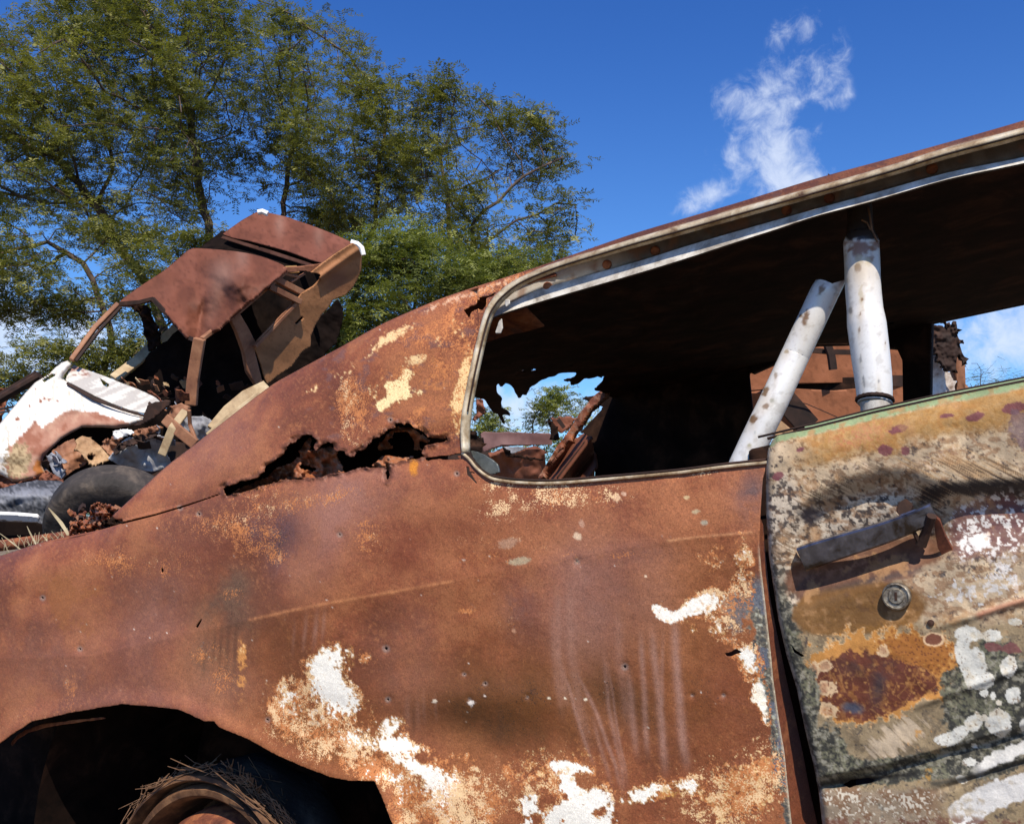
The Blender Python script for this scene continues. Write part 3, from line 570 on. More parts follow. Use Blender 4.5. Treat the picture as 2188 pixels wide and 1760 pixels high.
    sl, _ = segd(x, y, SIL[10:44]); f = .60 * np.exp(-((sl - 11) / 8) ** 2) * ss(x, 860, 930) * (1 - ss(x, 1080, 1130))
    lay(f, (.52, .24, .11), .2, .8); lay(f * .86, (.70, .50, .33), .12, .7, n2)
    soft(ss(gb(x, y, 884, 996, 11, 26) + (sp - .5) * .5, .35, .7), (.52, .19, .015), .9)
    lay(.6 * gb(x, y, 862, 980, 26, 7), (.45, .30, .10), .2, .8)
    SCR = SCR + .55 * gb(x, y, 1100, 1040, 90, 14, 0) + .48 * gb(x, y, 1190, 1056, 130, 22) + .45 * gb(x, y, 1500, 1010, 80, 9, -6) + .4 * gb(x, y, 1080, 1090, 60, 30)
    SO = SO + .4 * sail * ss(x, 700, 900)
    # little spots: cream, grey bullet scars
    for cx, cy, rx, ry, col in [(1234, 1146, 9, 9, (.72, .52, .34)), (1243, 1118, 6, 9, (.5, .28, .18)), (1110, 1198, 26, 9, (.42, .33, .20)), (1085, 1160, 26, 13, (.40, .22, .13)), (1505, 1117, 8, 6, (.38, .34, .24)), (1317, 1063, 9, 11, (.72, .48, .28)), (1333, 1055, 6, 5, (.6, .38, .25)), (1467, 1062, 7, 4, (.55, .4, .2)), (1486, 1093, 10, 5, (.45, .35, .2)), (1008, 1500, 8, 6, (.85, .78, .68)), (928, 1497, 5, 5, (.8, .68, .5)), (1173, 1491, 3, 3, (.8, .7, .5)), (1207, 1491, 3, 3, (.8, .7, .5)), (1251, 1494, 3.5, 3.5, (.8, .7, .5)), (1036, 1486, 3.5, 3, (.8, .7, .6)), (1380, 1231, 4, 3, (.8, .6, .4)), (1098, 1348, 6, 6, (.5, .25, .14))]:
        soft(ss(gb(x, y, cx, cy, rx, ry, -10) + (sp - .5) * .7, .35, .6), col, .9)
    # burnt grey-green strip along the shut line
    P = np.array(GAP); xe = np.interp(y, P[:, 1], P[:, 0]); e = xe - x
    w = 16 + 16 * fbm(y / 50, y * 0, 3, 71) + 26 * gb(x, y, 1590, 1310, 900, 75)
    f = ss(w - e + (md - .5) * 50, 0, 8) * ss(y, 1215, 1270)
    soft(f, (.15, .155, .115), .85)
    soft(f * ss(sp, .52, .62), (.045, .05, .05), .8); soft(f * ss(sp, .40, .30), (.50, .50, .38), .75); soft(f * ss(n1, .62, .7), (.12, .135, .17), .8)
    f2 = ss(gb(x, y, 1572, 1310, 34, 60, 10) + (md - .5) * 1.1, .45, .55); soft(f2, (.13, .135, .135), .8); soft(f2 * ss(sp, .55, .65), (.42, .20, .08), .8)
    soft(ss(5 - e, 0, 4) * ss(y, 1150, 1200), (.62, .50, .34), .55)
    soft(gb(x, y, 1612, 1060, 30, 50, 0) * ss(n1, .3, .6), (.075, .06, .065), .75)
    # torn rims darken where the metal is paper thin and crusted
    rim = ss(9 - np.abs(sdf(x, y, TEAR)) + (sp - .5) * 12, 0, 6); soft(rim, (.085, .028, .014), .75)
    for (cx, cy, r) in NAILS: soft(ss(r * 2.0 - np.hypot(x - cx, y - cy), 0, r) * (n2 * .5 + .5), (.28, .21, .17), .8)
    # roof edge strip
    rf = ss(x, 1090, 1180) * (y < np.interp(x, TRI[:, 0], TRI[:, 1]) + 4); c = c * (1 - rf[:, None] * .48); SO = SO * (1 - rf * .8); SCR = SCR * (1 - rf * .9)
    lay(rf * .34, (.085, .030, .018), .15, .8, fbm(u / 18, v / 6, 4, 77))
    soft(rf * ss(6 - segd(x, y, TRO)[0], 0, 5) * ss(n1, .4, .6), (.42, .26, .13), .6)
    SO = np.minimum(SO, .62) * (.45 + 1.0 * n1) + (n2 - .5) * .22 * (SO > .1); SCR = np.minimum(SCR, .55) * (.35 + 1.15 * fbm(u / 22, v / 22, 4, 88)) + (n2 - .5) * .35 * (SCR > .08)
    SD = .22 * n1 + .12 * dk + .3 * gry + .35 * pur + .25 * gold
    return np.clip(c, 0, .9), np.stack([SO, SCR, SD], 1)

root = empty('rusty_coupe', A(900, 1300, .9)[0] * L3(1, 1, 0), 'big rusty coupe filling the foreground, with torn sail panel, empty side window and scorched door', 'car')
holes = [(TEAR, 3.0), (SMALLTEAR, 2.0), (CRACK1, 0.0), (CRACK2, 1.5), (CRACK3, 1.2), (CRACK4, 1.0)] + [(n, 0.5) for n in NOTCHES] + [(circ(a, b, r * .62), 0.0) for a, b, r in NAILS]
quarter = sheet('rear_quarter_panel', QPOLY, QMAP, panel_m, root, 2.6, holes, rag=0, colf=QCOL, solid=.0025,
                fieldf=lambda x, y: np.where(segd(x, y, ARCH)[0] < 30, -sdf(x, y, [(862, 2000)] + ARCH + [(-140, 2000)]) + 2.2 * (fbm(x / 12, y / 12, 3, 91) - .5), 99))

# skin of roof and deck running inward from the outline
def inward(Pts, dist, rows, rise=0.0, sag=0.0):
    V = []; n = len(Pts)
    for k in range(rows):
        t = k / (rows - 1); V.append(Pts + IN * (t * dist) + UPV * (rise * math.sin(math.pi * t) + sag * t))
    F = [(k * n + i, (k + 1) * n + i, (k + 1) * n + i + 1, k * n + i + 1) for k in range(rows - 1) for i in range(n - 1)]
    return np.vstack(V), F
S = SIL[SIL[:, 0] > 1075]; PS = QMAP(S[:, 0], S[:, 1] + 1.0)
V, F = inward(PS, 1.10, 10, 0.03, 0.05); mesh_obj('roof_panel', V, F, rust_m, root, solid=-.003)
S = SIL[SIL[:, 0] < 1085]; PS = QMAP(S[:, 0], S[:, 1] + 1.5)
V, F = inward(PS, 0.16, 5, 0, -0.05); mesh_obj('rear_pillar_skin', V, F, rust_m, root, solid=-.003)
S = np.array([(-400, 1271), (-200, 1230), (0, 1188), (92, 1158), (203, 1135), (258, 1117)]); PS = QMAP(S[:, 0], S[:, 1] + 1.5)
V, F = inward(PS, 1.2, 5, 0, -0.28); mesh_obj('rear_deck', V, F, rust_m, root, solid=-.003)

INNER = [(-100, 1235), (92, 1170), (262, 1122), (260, 1112)] + [(a, b + 14) for a, b in [(346, 1010), (456, 926), (570, 840), (732, 752), (919, 660), (985, 640)]] + [(975, 760), (955, 960), (960, 1040), (400, 1160), (-100, 1300)]
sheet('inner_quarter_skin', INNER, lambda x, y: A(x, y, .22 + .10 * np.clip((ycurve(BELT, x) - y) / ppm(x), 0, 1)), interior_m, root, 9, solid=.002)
# ragged inner metal seen through the tear
def inner(x, y): return A(x, y, .034 + .05 * fbm(x / 22, y / 22, 3, 101) + .20 * np.clip((ycurve(BELT, x) - y) / ppm(x), 0, 1))
def rcol(x, y, V):
    u, v = uv(V); c, n0, n1, n2, n3 = rust_base(u * 1000, v * 1000, 40); c = c * 1.05
    return np.clip(mixc(c, (.30, .19, .13), ss(n2, .55, .75) * .5), 0, 1)
sheet('torn_inner_sill', T2([(240, 1330), (300, 1290), (480, 1215), (560, 1150), (640, 1120), (700, 1080), (690, 1050), (720, 1000), (760, 960), (775, 985), (745, 1050), (800, 1040), (850, 1025), (880, 1005), (915, 1030), (930, 1090), (960, 1140), (985, 1190), (900, 1240), (600, 1290), (300, 1350)]), inner, panel_m, root, 3.0, rag=3, holes=[(T2([(690, 1130), (760, 1140), (800, 1160), (770, 1185), (700, 1160)]), 2)], colf=rcol, solid=.003)
sheet('torn_inner_bracket', T2([(1140, 1150), (1200, 1080), (1250, 1075), (1300, 1085), (1400, 1085), (1400, 1130), (1200, 1170), (1130, 1175)]), inner, panel_m, root, 3.0, rag=2, colf=rcol, solid=.003, seed=3)
sheet('torn_inner_flange', T2([(1175, 1020), (1215, 970), (1275, 900), (1345, 900), (1420, 920), (1500, 985), (1480, 1000), (1440, 985), (1425, 1010), (1470, 1050), (1400, 1040), (1395, 1000), (1360, 925), (1290, 930), (1240, 990), (1270, 1030), (1180, 1045)]), lambda x, y: A(x, y, .075 + .03 * fbm(x / 14, y / 14, 2, 5)), panel_m, root, 2.6, rag=3, colf=rcol, solid=.003, seed=5)

# window surround: tarnished trim, its lower half, the drip rail with screws, weatherstrip patch
def trimband(name, ca, cb, da, db, mat, n=160, bulge=.006, rows=7):
    V, F = ribbon(ca, cb, lambda x, y: A(x, y, da(x, y)), lambda x, y: A(x, y, db(x, y)), n, rows); V = V.reshape(rows, n, 3)
    for k in range(rows): V[k] += OUTN * (bulge * math.sin(math.pi * k / (rows - 1)))
    return mesh_obj(name, V.reshape(-1, 3), F, mat, root, solid=.002)
dq = lambda k: (lambda x, y: DQ(x, y) + k)
o = trimband('window_trim', TRO, TRI, dq(-.006), lambda x, y: DQ(x, y) + .004, trim_m)
gro = TRO * .45 + TRI * .55
g = MB(); gp = A(gro[:, 0], gro[:, 1], DQ(gro[:, 0], gro[:, 1]) - .0075); g.tube(gp[6:], .0016, 6); g.build('trim_groove', rust_dk, root, True)
b2 = BTO + np.array([0, 1.5]); g = MB(); g.tube(A(b2[:, 0], b2[:, 1], DQ(b2[:, 0], b2[:, 1]) - .004), .0024, 8); g.build('lower_window_trim', trim_m, root, True)
b2 = BTO[3:] + np.array([0, -4.5]); g = MB(); g.tube(A(b2[:, 0], b2[:, 1], DQ(b2[:, 0], b2[:, 1]) + .004), .0022, 6); g.build('window_channel', rust_dk, root, True)
n_ = 150
dtr = lambda x, y: DQ(np.maximum(x, 1100), ycurve(TRI, np.maximum(x, 1100)))
RX = np.linspace(1060, 2400, 60); RDV = DQ(RX, ycurve(TRO[TRO[:, 0] > 1050], RX)) + .0
def RD(x): return np.interp(x, RX, RDV)
TRIr = TRI[TRI[:, 0] > 1052][:, :]; TRIr = TRIr[TRIr[:, 1] < 660]
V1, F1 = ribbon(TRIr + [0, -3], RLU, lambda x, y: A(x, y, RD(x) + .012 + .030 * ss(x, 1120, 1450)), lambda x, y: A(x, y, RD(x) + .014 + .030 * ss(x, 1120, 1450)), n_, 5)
pxr = np.tile(np.linspace(1060, 2400, n_), 5); nr = fbm(V1[:, 0] * 60, V1[:, 2] * 60, 4, 700); cr_ = mixc(np.tile(L3(.50, .45, .38), (len(V1), 1)), (.115, .095, .075), np.clip(ss(pxr, 1230, 1420) + (nr - .5) * .5, 0, 1)); cr_ = mixc(cr_, (.26, .12, .06), ss(nr, .6, .8) * .6)  # rail darkens to the right: overhang shade painted in, with rust blotches
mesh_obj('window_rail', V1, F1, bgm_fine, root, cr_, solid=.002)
V1, F1 = ribbon(RLU, RLO, lambda x, y: A(x, y, RD(x) + .010), lambda x, y: A(x, y, RD(x) + .002), n_, 2)
mesh_obj('rail_lip', V1, F1, rail_m, root)
V1, F1 = ribbon(RLU, RLU, lambda x, y: A(x, y, RD(x) + .050), lambda x, y: A(x, y, RD(x) + .010), n_, 2)
mesh_obj('rail_shelf', V1, F1, rail_m, root)
V1, F1 = ribbon(RLO, RLO + [0, 4], lambda x, y: A(x, y, RD(x) + .002), lambda x, y: A(x, y, RD(x) + .06), n_, 2)
mesh_obj('rail_underside', V1, F1, rust_dk, root)
for sx, sy in T3([(638, 325), (1005, 190), (1303, 105)]) + T4([(450, 495), (675, 432), (1218, 278)]):
    c = A(sx, sy, RD(sx) + .012 + .030 * float(ss(sx, 1120, 1450)))[0]; g = MB(); g.lathe(c, OUTN, [(.0001, .006), (.005, .006), (.0075, .0035), (.008, -.004)], 16); g.build('screw_head', rust_m, root, True)
sheet('glass_shard', Q2([(150, 1090), (230, 1100), (330, 1150), (430, 1210), (500, 1270), (520, 1370), (470, 1390), (400, 1400), (300, 1330), (230, 1250), (170, 1160)]), lambda x, y: A(x, y, .045), glass_m, root, 3, rag=1, solid=.004)
sheet('bent_tab', T3([(352, 520), (358, 580), (345, 612), (310, 615), (325, 570), (335, 540)]), lambda x, y: A(x, y, .06), rail_m, root, 3, solid=.002)
sheet('rail_tab', T3([(375, 405), (400, 403), (402, 430), (380, 450), (372, 430)]), lambda x, y: A(x, y, .055), rail_m, root, 2.5, solid=.002)
# crusts of rust along the rail end
sheet('rail_rust_flake', T3([(500, 300), (560, 262), (620, 245), (690, 235), (690, 262), (640, 275), (580, 290), (510, 312)]), lambda x, y: A(x, y, RD(x) + .010), rust_m, root, 2.5, rag=1.5, solid=.003)

# ceiling, far side, far pillar
cpl = [A(2186, 345, .20)[0], A(1158, 638, .20)[0], A(2188, 652, 1.25)[0]]
cn = np.cross(cpl[1] - cpl[0], cpl[2] - cpl[0]); cn /= np.linalg.norm(cn)
def ceil_map(x, y): return on_plane(x, y, cpl[0], cn) + UPV * (.004 * (fbm(x / 40, y / 22, 4, 201) - .5) * (x < 1500))[:, None]
CRAG = Q2([(150, 395), (240, 420), (330, 440), (380, 520), (430, 600), (500, 640), (545, 720), (600, 795), (590, 730), (560, 650), (620, 640), (680, 665), (640, 610), (560, 560), (545, 470), (560, 430), (500, 370), (490, 300), (480, 270), (560, 280), (600, 235), (660, 260), (700, 300), (735, 380), (760, 430), (800, 420), (830, 375), (860, 405), (895, 330), (920, 290), (1000, 240), (1060, 190), (1150, 160), (1230, 140), (1300, 110), (1400, 100), (1520, 100), (1500, 150), (1440, 180), (1320, 190), (1350, 215), (1440, 210), (1420, 270), (1520, 250), (1600, 190), (1690, 170), (1790, 140), (1850, 190), (1800, 260), (1720, 330), (1800, 335), (1900, 390)])
CPOLY = [(1000, 700), (1073, 640), (1158, 610), (1244, 588), (1500, 512), (1742, 444), (2186, 330), (2400, 270), (2400, 603), (2188, 648), (1990, 690), (1930, 712), (1815, 733), (1740, 735), (1600, 800), (1400, 860), (1310, 850)] + CRAG[::-1] + [(985, 840), (985, 780)]
slits = [Q2([(720, 120), (760, 90), (830, 60), (860, 75), (800, 95), (740, 120), (735, 160)]), Q2([(920, 75), (960, 50), (1010, 60), (1000, 80), (940, 88)]), Q2([(1420, 0), (1480, 5), (1450, 18), (1410, 15)]), Q2([(480, 255), (505, 240), (530, 262), (505, 285)]), Q2([(1280, 115), (1330, 105), (1420, 108), (1500, 98), (1440, 140), (1350, 170), (1290, 150)]), Q2([(1830, 150), (1870, 135), (1880, 160), (1840, 180)]), Q3([(1150, 132), (1205, 130), (1200, 146), (1160, 146)]), T4([(975, 1086), (1010, 1086), (1012, 1096), (985, 1098)])]
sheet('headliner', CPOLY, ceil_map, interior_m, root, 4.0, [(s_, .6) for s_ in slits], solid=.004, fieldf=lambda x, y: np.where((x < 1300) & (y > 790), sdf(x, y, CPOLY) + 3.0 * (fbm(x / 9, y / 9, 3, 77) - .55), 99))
far = lambda k: (lambda x, y: A(x, y, k))
sheet('far_side_panel', [(1240, 850), (1420, 820), (1560, 770), (1620, 750), (1600, 800), (1605, 850), (1612, 920), (1630, 1060), (1260, 1060), (1271, 1018), (1272, 985), (1262, 940), (1250, 926), (1244, 925), (1200, 965), (1215, 950), (1290, 870)], far(1.27), interior_m, root, 6, solid=.01)
sheet('far_door_pillar', [(1860, 690), (1990, 680), (1988, 760), (1986, 900), (1930, 900), (1928, 770), (1915, 742), (1865, 738)], far(1.22), interior_m, root, 6, solid=.05)
sheet('far_header', [(1600, 800), (1740, 737), (1820, 735), (1935, 712), (1990, 689), (2188, 647), (2400, 602), (2400, 570), (1600, 760)], far(1.26), interior_m, root, 6, solid=.03)
sheet('rear_side_brace', Q2([(1000, 1460), (1130, 1250), (1250, 1040), (1400, 850), (1560, 600), (1680, 440), (1790, 335), (1900, 395), (1820, 450), (1700, 540), (1600, 700), (1480, 890), (1300, 1090), (1150, 1290), (1060, 1460)]), lambda x, y: A(x, y, 1.15 + .015 * fbm(x / 25, y / 25, 2, 3)), panel_m, root, 3, rag=1.5, colf=rcol, solid=.025)
sheet('rear_inner_panel', Q2([(1110, 1460), (1200, 1280), (1330, 1120), (1490, 950), (1600, 870), (1680, 920), (1730, 1030), (1745, 1200), (1745, 1460)]), lambda x, y: A(x, y, 1.2 + .04 * np.sin(x / 9 + y / 12)), rust_plain, root, 3, rag=1, solid=.01)
sheet('rear_inner_strut', Q2([(1240, 1450), (1400, 1240), (1560, 1040), (1610, 960), (1620, 985), (1540, 1110), (1400, 1310), (1290, 1450)]), lambda x, y: A(x, y, 1.17), rust_dk, root, 3, solid=.01)
# tub: floor, outer far side, bulkheads below the window line
def lowbox(name, x0, x1, d0, d1, z0, z1, mat, t=None):
    p = lambda s, d, z: (lambda q: np.array([q[0], q[1], z]))(UU * s + IN * (CA + d) )
    c = (p(x0, d0, z0) + p(x1, d1, z1)) / 2; g = MB(); g.box(c, UU, IN, UPV, abs(x1 - x0), abs(d1 - d0), abs(z1 - z0)); return g.build(name, mat, root)
U0 = float((A(-400, 1300)[0]) @ UU); U1 = 2.2
lowbox('floor_pan', -.28, U1, .10, 1.28, .36, .39, interior_m)
lowbox('far_quarter_panel', U0, U1, 1.30, 1.33, .36, .80, rust_m)
lowbox('rear_bulkhead', -.32, -.28, .10, 1.29, .40, .88, interior_m)
lowbox('tail_panel', U0 - .03, U0, .05, 1.33, .40, .74, rust_m)
lowbox('firewall', U1, U1 + .03, .05, 1.33, .36, 1.0, rust_dk)
seatx = lowbox('seat_frame', .25, .75, .25, 1.15, .40, .70, rust_dk)

sheet('inner_fender', [(-420, 1290), (900, 1290), (900, 1990), (-420, 1990)], lambda x, y: A(x, y, .60), interior_m, root, 30, solid=.004)
# wheel house and wheel
WC = A(428, 1972, .080)[0]; WR = .268
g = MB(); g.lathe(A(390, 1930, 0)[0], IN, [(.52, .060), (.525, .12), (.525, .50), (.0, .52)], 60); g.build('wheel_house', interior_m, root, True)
wheel = empty('wheel', WC); wheel.parent = root; wheel.location = Vector(WC - ORG[root.name])
ax = OUTN + UPV * .05 - UU * .04; ax /= np.linalg.norm(ax)
g = MB(); g.lathe(WC, ax, [(.264, -.10), (.268, -.02), (.270, .0), (.265, .010), (.258, .012), (.254, .004), (.252, -.022), (.246, -.024), (.243, -.004), (.238, .002), (.228, .0), (.222, -.010), (.218, -.05), (.214, -.11), (.20, -.12)], 120, jit=lambda a, j: .005 * math.sin(3 * a + j)); g.build('rim', rim_m, wheel, True)
g = MB(); g.lathe(WC, ax, [(.204, -.12), (.200, -.07), (.194, -.035), (.180, -.014), (.150, -.002), (.12, .002), (.08, .002), (.06, .018), (.03, .024), (.0, .025)], 100); g.build('wheel_disc', rust_m, wheel, True)
g = MB(); g.lathe(WC, ax, [(.272, -.16), (.285, -.13), (.288, -.07), (.276, -.03), (.264, -.03)], 90, -1.2, .1, jit=lambda a, j: .015 * math.sin(9 * a + j * 2)); g.build('tyre_carcass', rubber_m, wheel, True)
wx = np.array([0, 0, 1.0]) - ax * ax[2]; wx /= np.linalg.norm(wx); wy = np.cross(ax, wx)
g = MB(); g2 = MB(); rr = random.Random(4)
def wp(a, r, h): return WC + (math.cos(a) * wx + math.sin(a) * wy) * r + ax * h
for i in range(120):
    a = rr.uniform(-.95, 1.05); side = 1 if rr.random() < .72 else -1
    a0 = a; L = rr.uniform(.02, .09) if rr.random() < .7 else rr.uniform(.08, .15); r0 = .272 + rr.uniform(0, .014); h0 = rr.uniform(-.05, .012); out = rr.uniform(.0, .16); bend = rr.uniform(-.3, .3); hd = rr.uniform(-.25, .3)
    pts = [wp(a0 + side * L * t / .27, r0 + out * L * t + bend * L * t * t * .4 - .012 * math.sin(3 * t), h0 + hd * L * t) for t in (0, .35, .7, 1)]
    (g if i % 2 else g2).tube(pts, [.0011, .0011, .0009, .0007], 4)
for i in range(26):
    a = rr.uniform(-.50, -.12); g.tube([wp(a, .272, -.01), wp(a - .03, .29, 0), wp(a - .02 + rr.uniform(-.05, .05), .285 + rr.uniform(.005, .028), .004)], .0011, 4)
g.build('steel_cords', wire_m, wheel, True)
for i in range(34):
    a = -.12 - i * .03; g2.tube([wp(a + t * .30, .272 + .01 * math.sin(5 * t + i) + i * .0006, .004 - i * .001 + .01 * t) for t in (-.6, -.3, 0, .3, .6)], .0012, 4)
g2.build('cord_bundle', wire_m, wheel, True)
# inner lip seen through the arch
lip = T6([(60, 1280), (90, 1240), (140, 1205), (240, 1172), (400, 1150), (590, 1132), (590, 1142), (430, 1165), (250, 1192), (150, 1225), (90, 1262), (62, 1300)])
sheet('arch_inner_lip', lip, lambda x, y: A(x, y, .05), rust_m, root, 3, rag=1, solid=.003)

# shut face of the door opening
JAMB = T5([(235, 480), (250, 520), (255, 600), (275, 800), (310, 980), (345, 1150), (380, 1300), (412, 1450), (440, 1600), (470, 1734), (520, 1960), (400, 1960), (365, 1734), (335, 1450), (300, 1260), (285, 1100), (270, 950), (250, 800), (236, 600)])
sheet('door_jamb', JAMB, lambda x, y: A(x, y, DQ(x, y) + .004 + .0010 * np.clip(x - np.interp(y, [p[1] for p in GAP], [p[0] for p in GAP]), 0, 60)), panel_m, root, 3, colf=lambda x, y, V: np.clip(rust_base(V @ UU * 1000, V[:, 2] * 300, 60)[0] * .85, 0, 1), solid=.003)
sheet('jamb_backing', [(1600, 960), (1690, 940), (1700, 1300), (1830, 1960), (1640, 1960), (1600, 1200)], lambda x, y: A(x, y, .13), interior_m, root, 12, solid=.004)

# ------------------------------------------------------------------ the door
DL = [(1650, 940), (1641, 960), (1637, 1002), (1636, 1086), (1643, 1191), (1663, 1322), (1681, 1401), (1702, 1469), (1720, 1558), (1739, 1637), (1749, 1690), (1757, 1760), (1795, 1960)]
DT = [(1650, 940), (1662, 930), (1731, 917), (1867, 883), (2025, 848), (2188, 816), (2400, 767)]
DPOLY = DT + [(2400, 1960)] + DL[::-1][:-1]
def DDO(x, y):
    P = np.array(DL); xe = np.interp(y, P[:, 1], P[:, 0]); e = np.clip((x - xe) / 16, 0, 1)
    T_ = np.array(DT); yt = np.interp(x, T_[:, 0], T_[:, 1]); et = np.clip((y - yt) / 60, 0, 1)
    d = -.002 + .018 * (1 - np.sqrt(np.clip(1 - (1 - e) ** 2, 0, 1))) + .030 * (1 - np.sqrt(np.clip(1 - (1 - et) ** 2, 0, 1)))
    arc = T5([(300, 900), (325, 700), (330, 560), (370, 460), (450, 395), (580, 330), (720, 285), (860, 300), (960, 350), (1311, 330), (1600, 320)])
    low = T5([(300, 900), (420, 840), (700, 760), (900, 700), (1020, 660), (1311, 620), (1600, 560)])
    bowl = sdf(x, y, arc + low[::-1]); d = d + .026 * ss(bowl, -8, 60)
    d = d + .016 * gb(x, y, 1985, 1165, 40, 60, 20) + .010 * gb(x, y, 1870, 1150, 90, 40, -18)
    d = d - .005 * np.exp(-((y - (1600 - .36 * (x - 1700)) - 0) / 10) ** 2) * ss(x, 1900, 2000)
    cr, _ = segd(x, y, T5([(700, 1010), (930, 940), (1130, 880), (1311, 822), (1600, 730)])); d = d - .005 * np.exp(-(cr / 9) ** 2) * ss(x, 1950, 2080)
    yl = np.interp(x, [1640, 1900, 2188, 2400], [1690, 1640, 1560, 1500]); d = d + .012 * ss(y - yl, -14, 6) - .004 * ss(y - yl, 20, 60)
    y2 = np.interp(x, [1900, 2188, 2400], [1740, 1650, 1580]); d = d + .006 * np.exp(-((y - y2 + 20) / 7) ** 2) * ss(x, 1980, 2060)
    d = d + .004 * (fbm(x / 90, y / 90, 3, 301) - .5) + .0005 * (fbm(x / 14, y / 14, 3, 302) - .5)
    d = d + .010 * gb(x, y, 1820, 1672, 60, 8, -8)
    return d
def DCOL(x, y, V):
    u, v = uv(V); u = u * 1000; v = v * 1000
    n1 = fbm(u / 34, v / 34, 5, 400, .6); n2 = fbm(u / 8, v / 8, 5, 401, .65); n3 = fbm(u / 2.6, v / 2.6, 2, 402); sp = n2 * .5 + n3 * .5; md = n1 * .5 + n2 * .5
    a = fbm(u / 5.5, v / 5.5, 4, 404, .65)
    c = np.tile(L3(.50, .39, .26), (len(u), 1))
    def soft(f, col, k=1.0):
        nonlocal c; c = mixc(c, col, np.clip(f, 0, 1) * k)
    def lay(f, col, sharp=.1, k=1.0, nn=None, th=.5): soft(ss(f + ((sp if nn is None else nn) - .5) * 1.15, th, th + sharp) * ss(f, .05, .14), col, k)
    X = (x - 1500) / .5248; Y = (y - 850) / .5248      # tile units
    G = lambda cx, cy, rx, ry, an=0, p=1.0: gb(X, Y, cx, cy, rx, ry, an, p)
    T_ = np.array(DT); yt = np.interp(x, T_[:, 0], T_[:, 1]); dt = (y - yt) / .5248
    # peeling cream over dark primer
    soft(ss(n1, .35, .65), (.66, .52, .34), .6)
    soft(ss(Y + 120 * (n1 - .5), 880, 960), (.27, .205, .115), .85); soft(ss(Y + 120 * (n1 - .5), 880, 960) * ss(n2, .5, .65), (.13, .10, .065), .7)
    lft = ss(1.1 * G(330, 620, 90, 330, 0, 1.6) + .9 * G(620, 470, 330, 90, -18, 1.5) + (n1 - .5) * .5, .3, .6)
    soft(lft, (.62, .54, .43), .75); soft(lft * ss(a, .46, .58), (.085, .070, .060), .92); soft(lft * ss(n1, .55, .7), (.30, .19, .10), .6)
    soft(ss(a, .58, .70) * (1 - ss(Y, 850, 950)) * ss(n1, .2, .5), (.13, .085, .060), .8); soft(ss(fbm(u / 11, v / 7, 5, 431, .65), .55, .66) * (1 - ss(Y, 850, 950)), (.27, .15, .075), .7)
    lay(.18 + .18 * G(900, 300, 500, 120), (.74, .66, .53), .12, .85, md)
    lay(.16 + .30 * G(620, 500, 220, 80, -15) + .26 * G(300, 400, 90, 200), (.075, .06, .055), .08, .85, a)
    lay(.12 * G(1000, 250, 400, 120), (.14, .09, .10), .10, .8, fbm(u / 16, v / 7, 4, 405, .6))
    # ochre band along the top, green paint at the lip
    yo = ss(dt, 20, 34) * (1 - ss(dt + 70 * (n1 - .5), 120, 190)) * ss(X, 300, 520)
    soft(yo * (.8 + .3 * n2), (.42, .235, .070), .92)
    soft(yo * G(640, 150, 120, 50, -15) * ss(sp, .4, .6), (.45, .15, .09), .8)
    soft(yo * ss(n2, .55, .7), (.33, .16, .045), .6)
    soft((1 - ss(dt + 10 * (n2 - .5), 18, 30)), (.28, .36, .19), .95)
    soft((1 - ss(dt, 18, 34)) * ss(n2, .56, .66), (.30, .22, .10), .8)
    for cx, cy, rx, ry, an in [(1275, 40, 58, 26, -12), (1110, 78, 42, 18, -14), (800, 126, 38, 17, -14), (745, 212, 30, 20, 0), (1000, 72, 26, 9, -8), (400, 210, 20, 10, -20), (830, 215, 18, 20, 0), (305, 320, 24, 16, -20), (420, 95, 0.1, 0.1, 0)]:
        soft(ss(G(cx, cy, rx, ry, an) + (n2 - .5) * .5, .33, .42), (.20, .065, .075), .92)
    soft(ss(G(1290, 110, 60, 120) + (md - .5) * 1.4, .5, .65), (.17, .11, .12), .75)
    # scraped fan of scorch marks round the scoop
    arc = T5([(330, 620), (340, 520), (380, 440), (470, 385), (600, 330), (760, 275), (880, 260)]); sa, _ = segd(x, y, arc)
    ang = fbm((u + v * 1.6) / 3.2, (u - v * .5) / 60, 3, 410, .6)
    soft(np.exp(-((sa - 4) / 22) ** 2) * ss(ang, .38, .62) * ss(n1, .2, .5), (.13, .085, .050), .85)
    soft(np.exp(-(sa / 12) ** 2) * ss(n2, .4, .6), (.42, .30, .19), .5)
    soft(ss(G(1120, 290, 230, 60, 6) + (ang - .5) * 1.2, .45, .75), (.50, .33, .17), .8); soft(ss(G(1120, 290, 230, 60, 6), .3, .7) * ss(ang, .55, .68), (.12, .08, .05), .8)
    # dark hollow below the ridge: overhang shade painted in charcoal
    so = 1.1 * G(1140, 362, 250, 40, -2, 1.2) + .8 * G(930, 405, 80, 34, -25) + .9 * G(1270, 420, 110, 70) + .6 * G(950, 470, 60, 50)
    soft(ss(so + (ang - .5) * .9 + (md - .5) * .5, .30, 1.0), (.028, .022, .022), .94); soft(ss(G(1250, 470, 110, 70) + (a - .5) * .9, .4, .7), (.075, .035, .035), .8)
    # speckled white over plum, right
    pl = G(1230, 520, 140, 150) + .8 * G(1060, 560, 70, 120)
    soft(ss(pl + (md - .5) * .6, .3, .7), (.17, .085, .080), .85); soft(ss(pl, .25, .6) * ss(a, .40, .32), (.68, .65, .60), .9)
    lay(.72 * G(1110, 590, 90, 50) + .55 * G(1240, 700, 130, 90) + .35 * G(1120, 520, 80, 60), (.74, .72, .68), .12, .95, md)
    lay(.55 * G(1060, 790, 110, 60) + .6 * G(1250, 760, 120, 50), (.66, .63, .58), .15, .9, a); 
    lay(.50 * G(1150, 690, 130, 30, 12), (.08, .07, .065), .15, .85, sp)
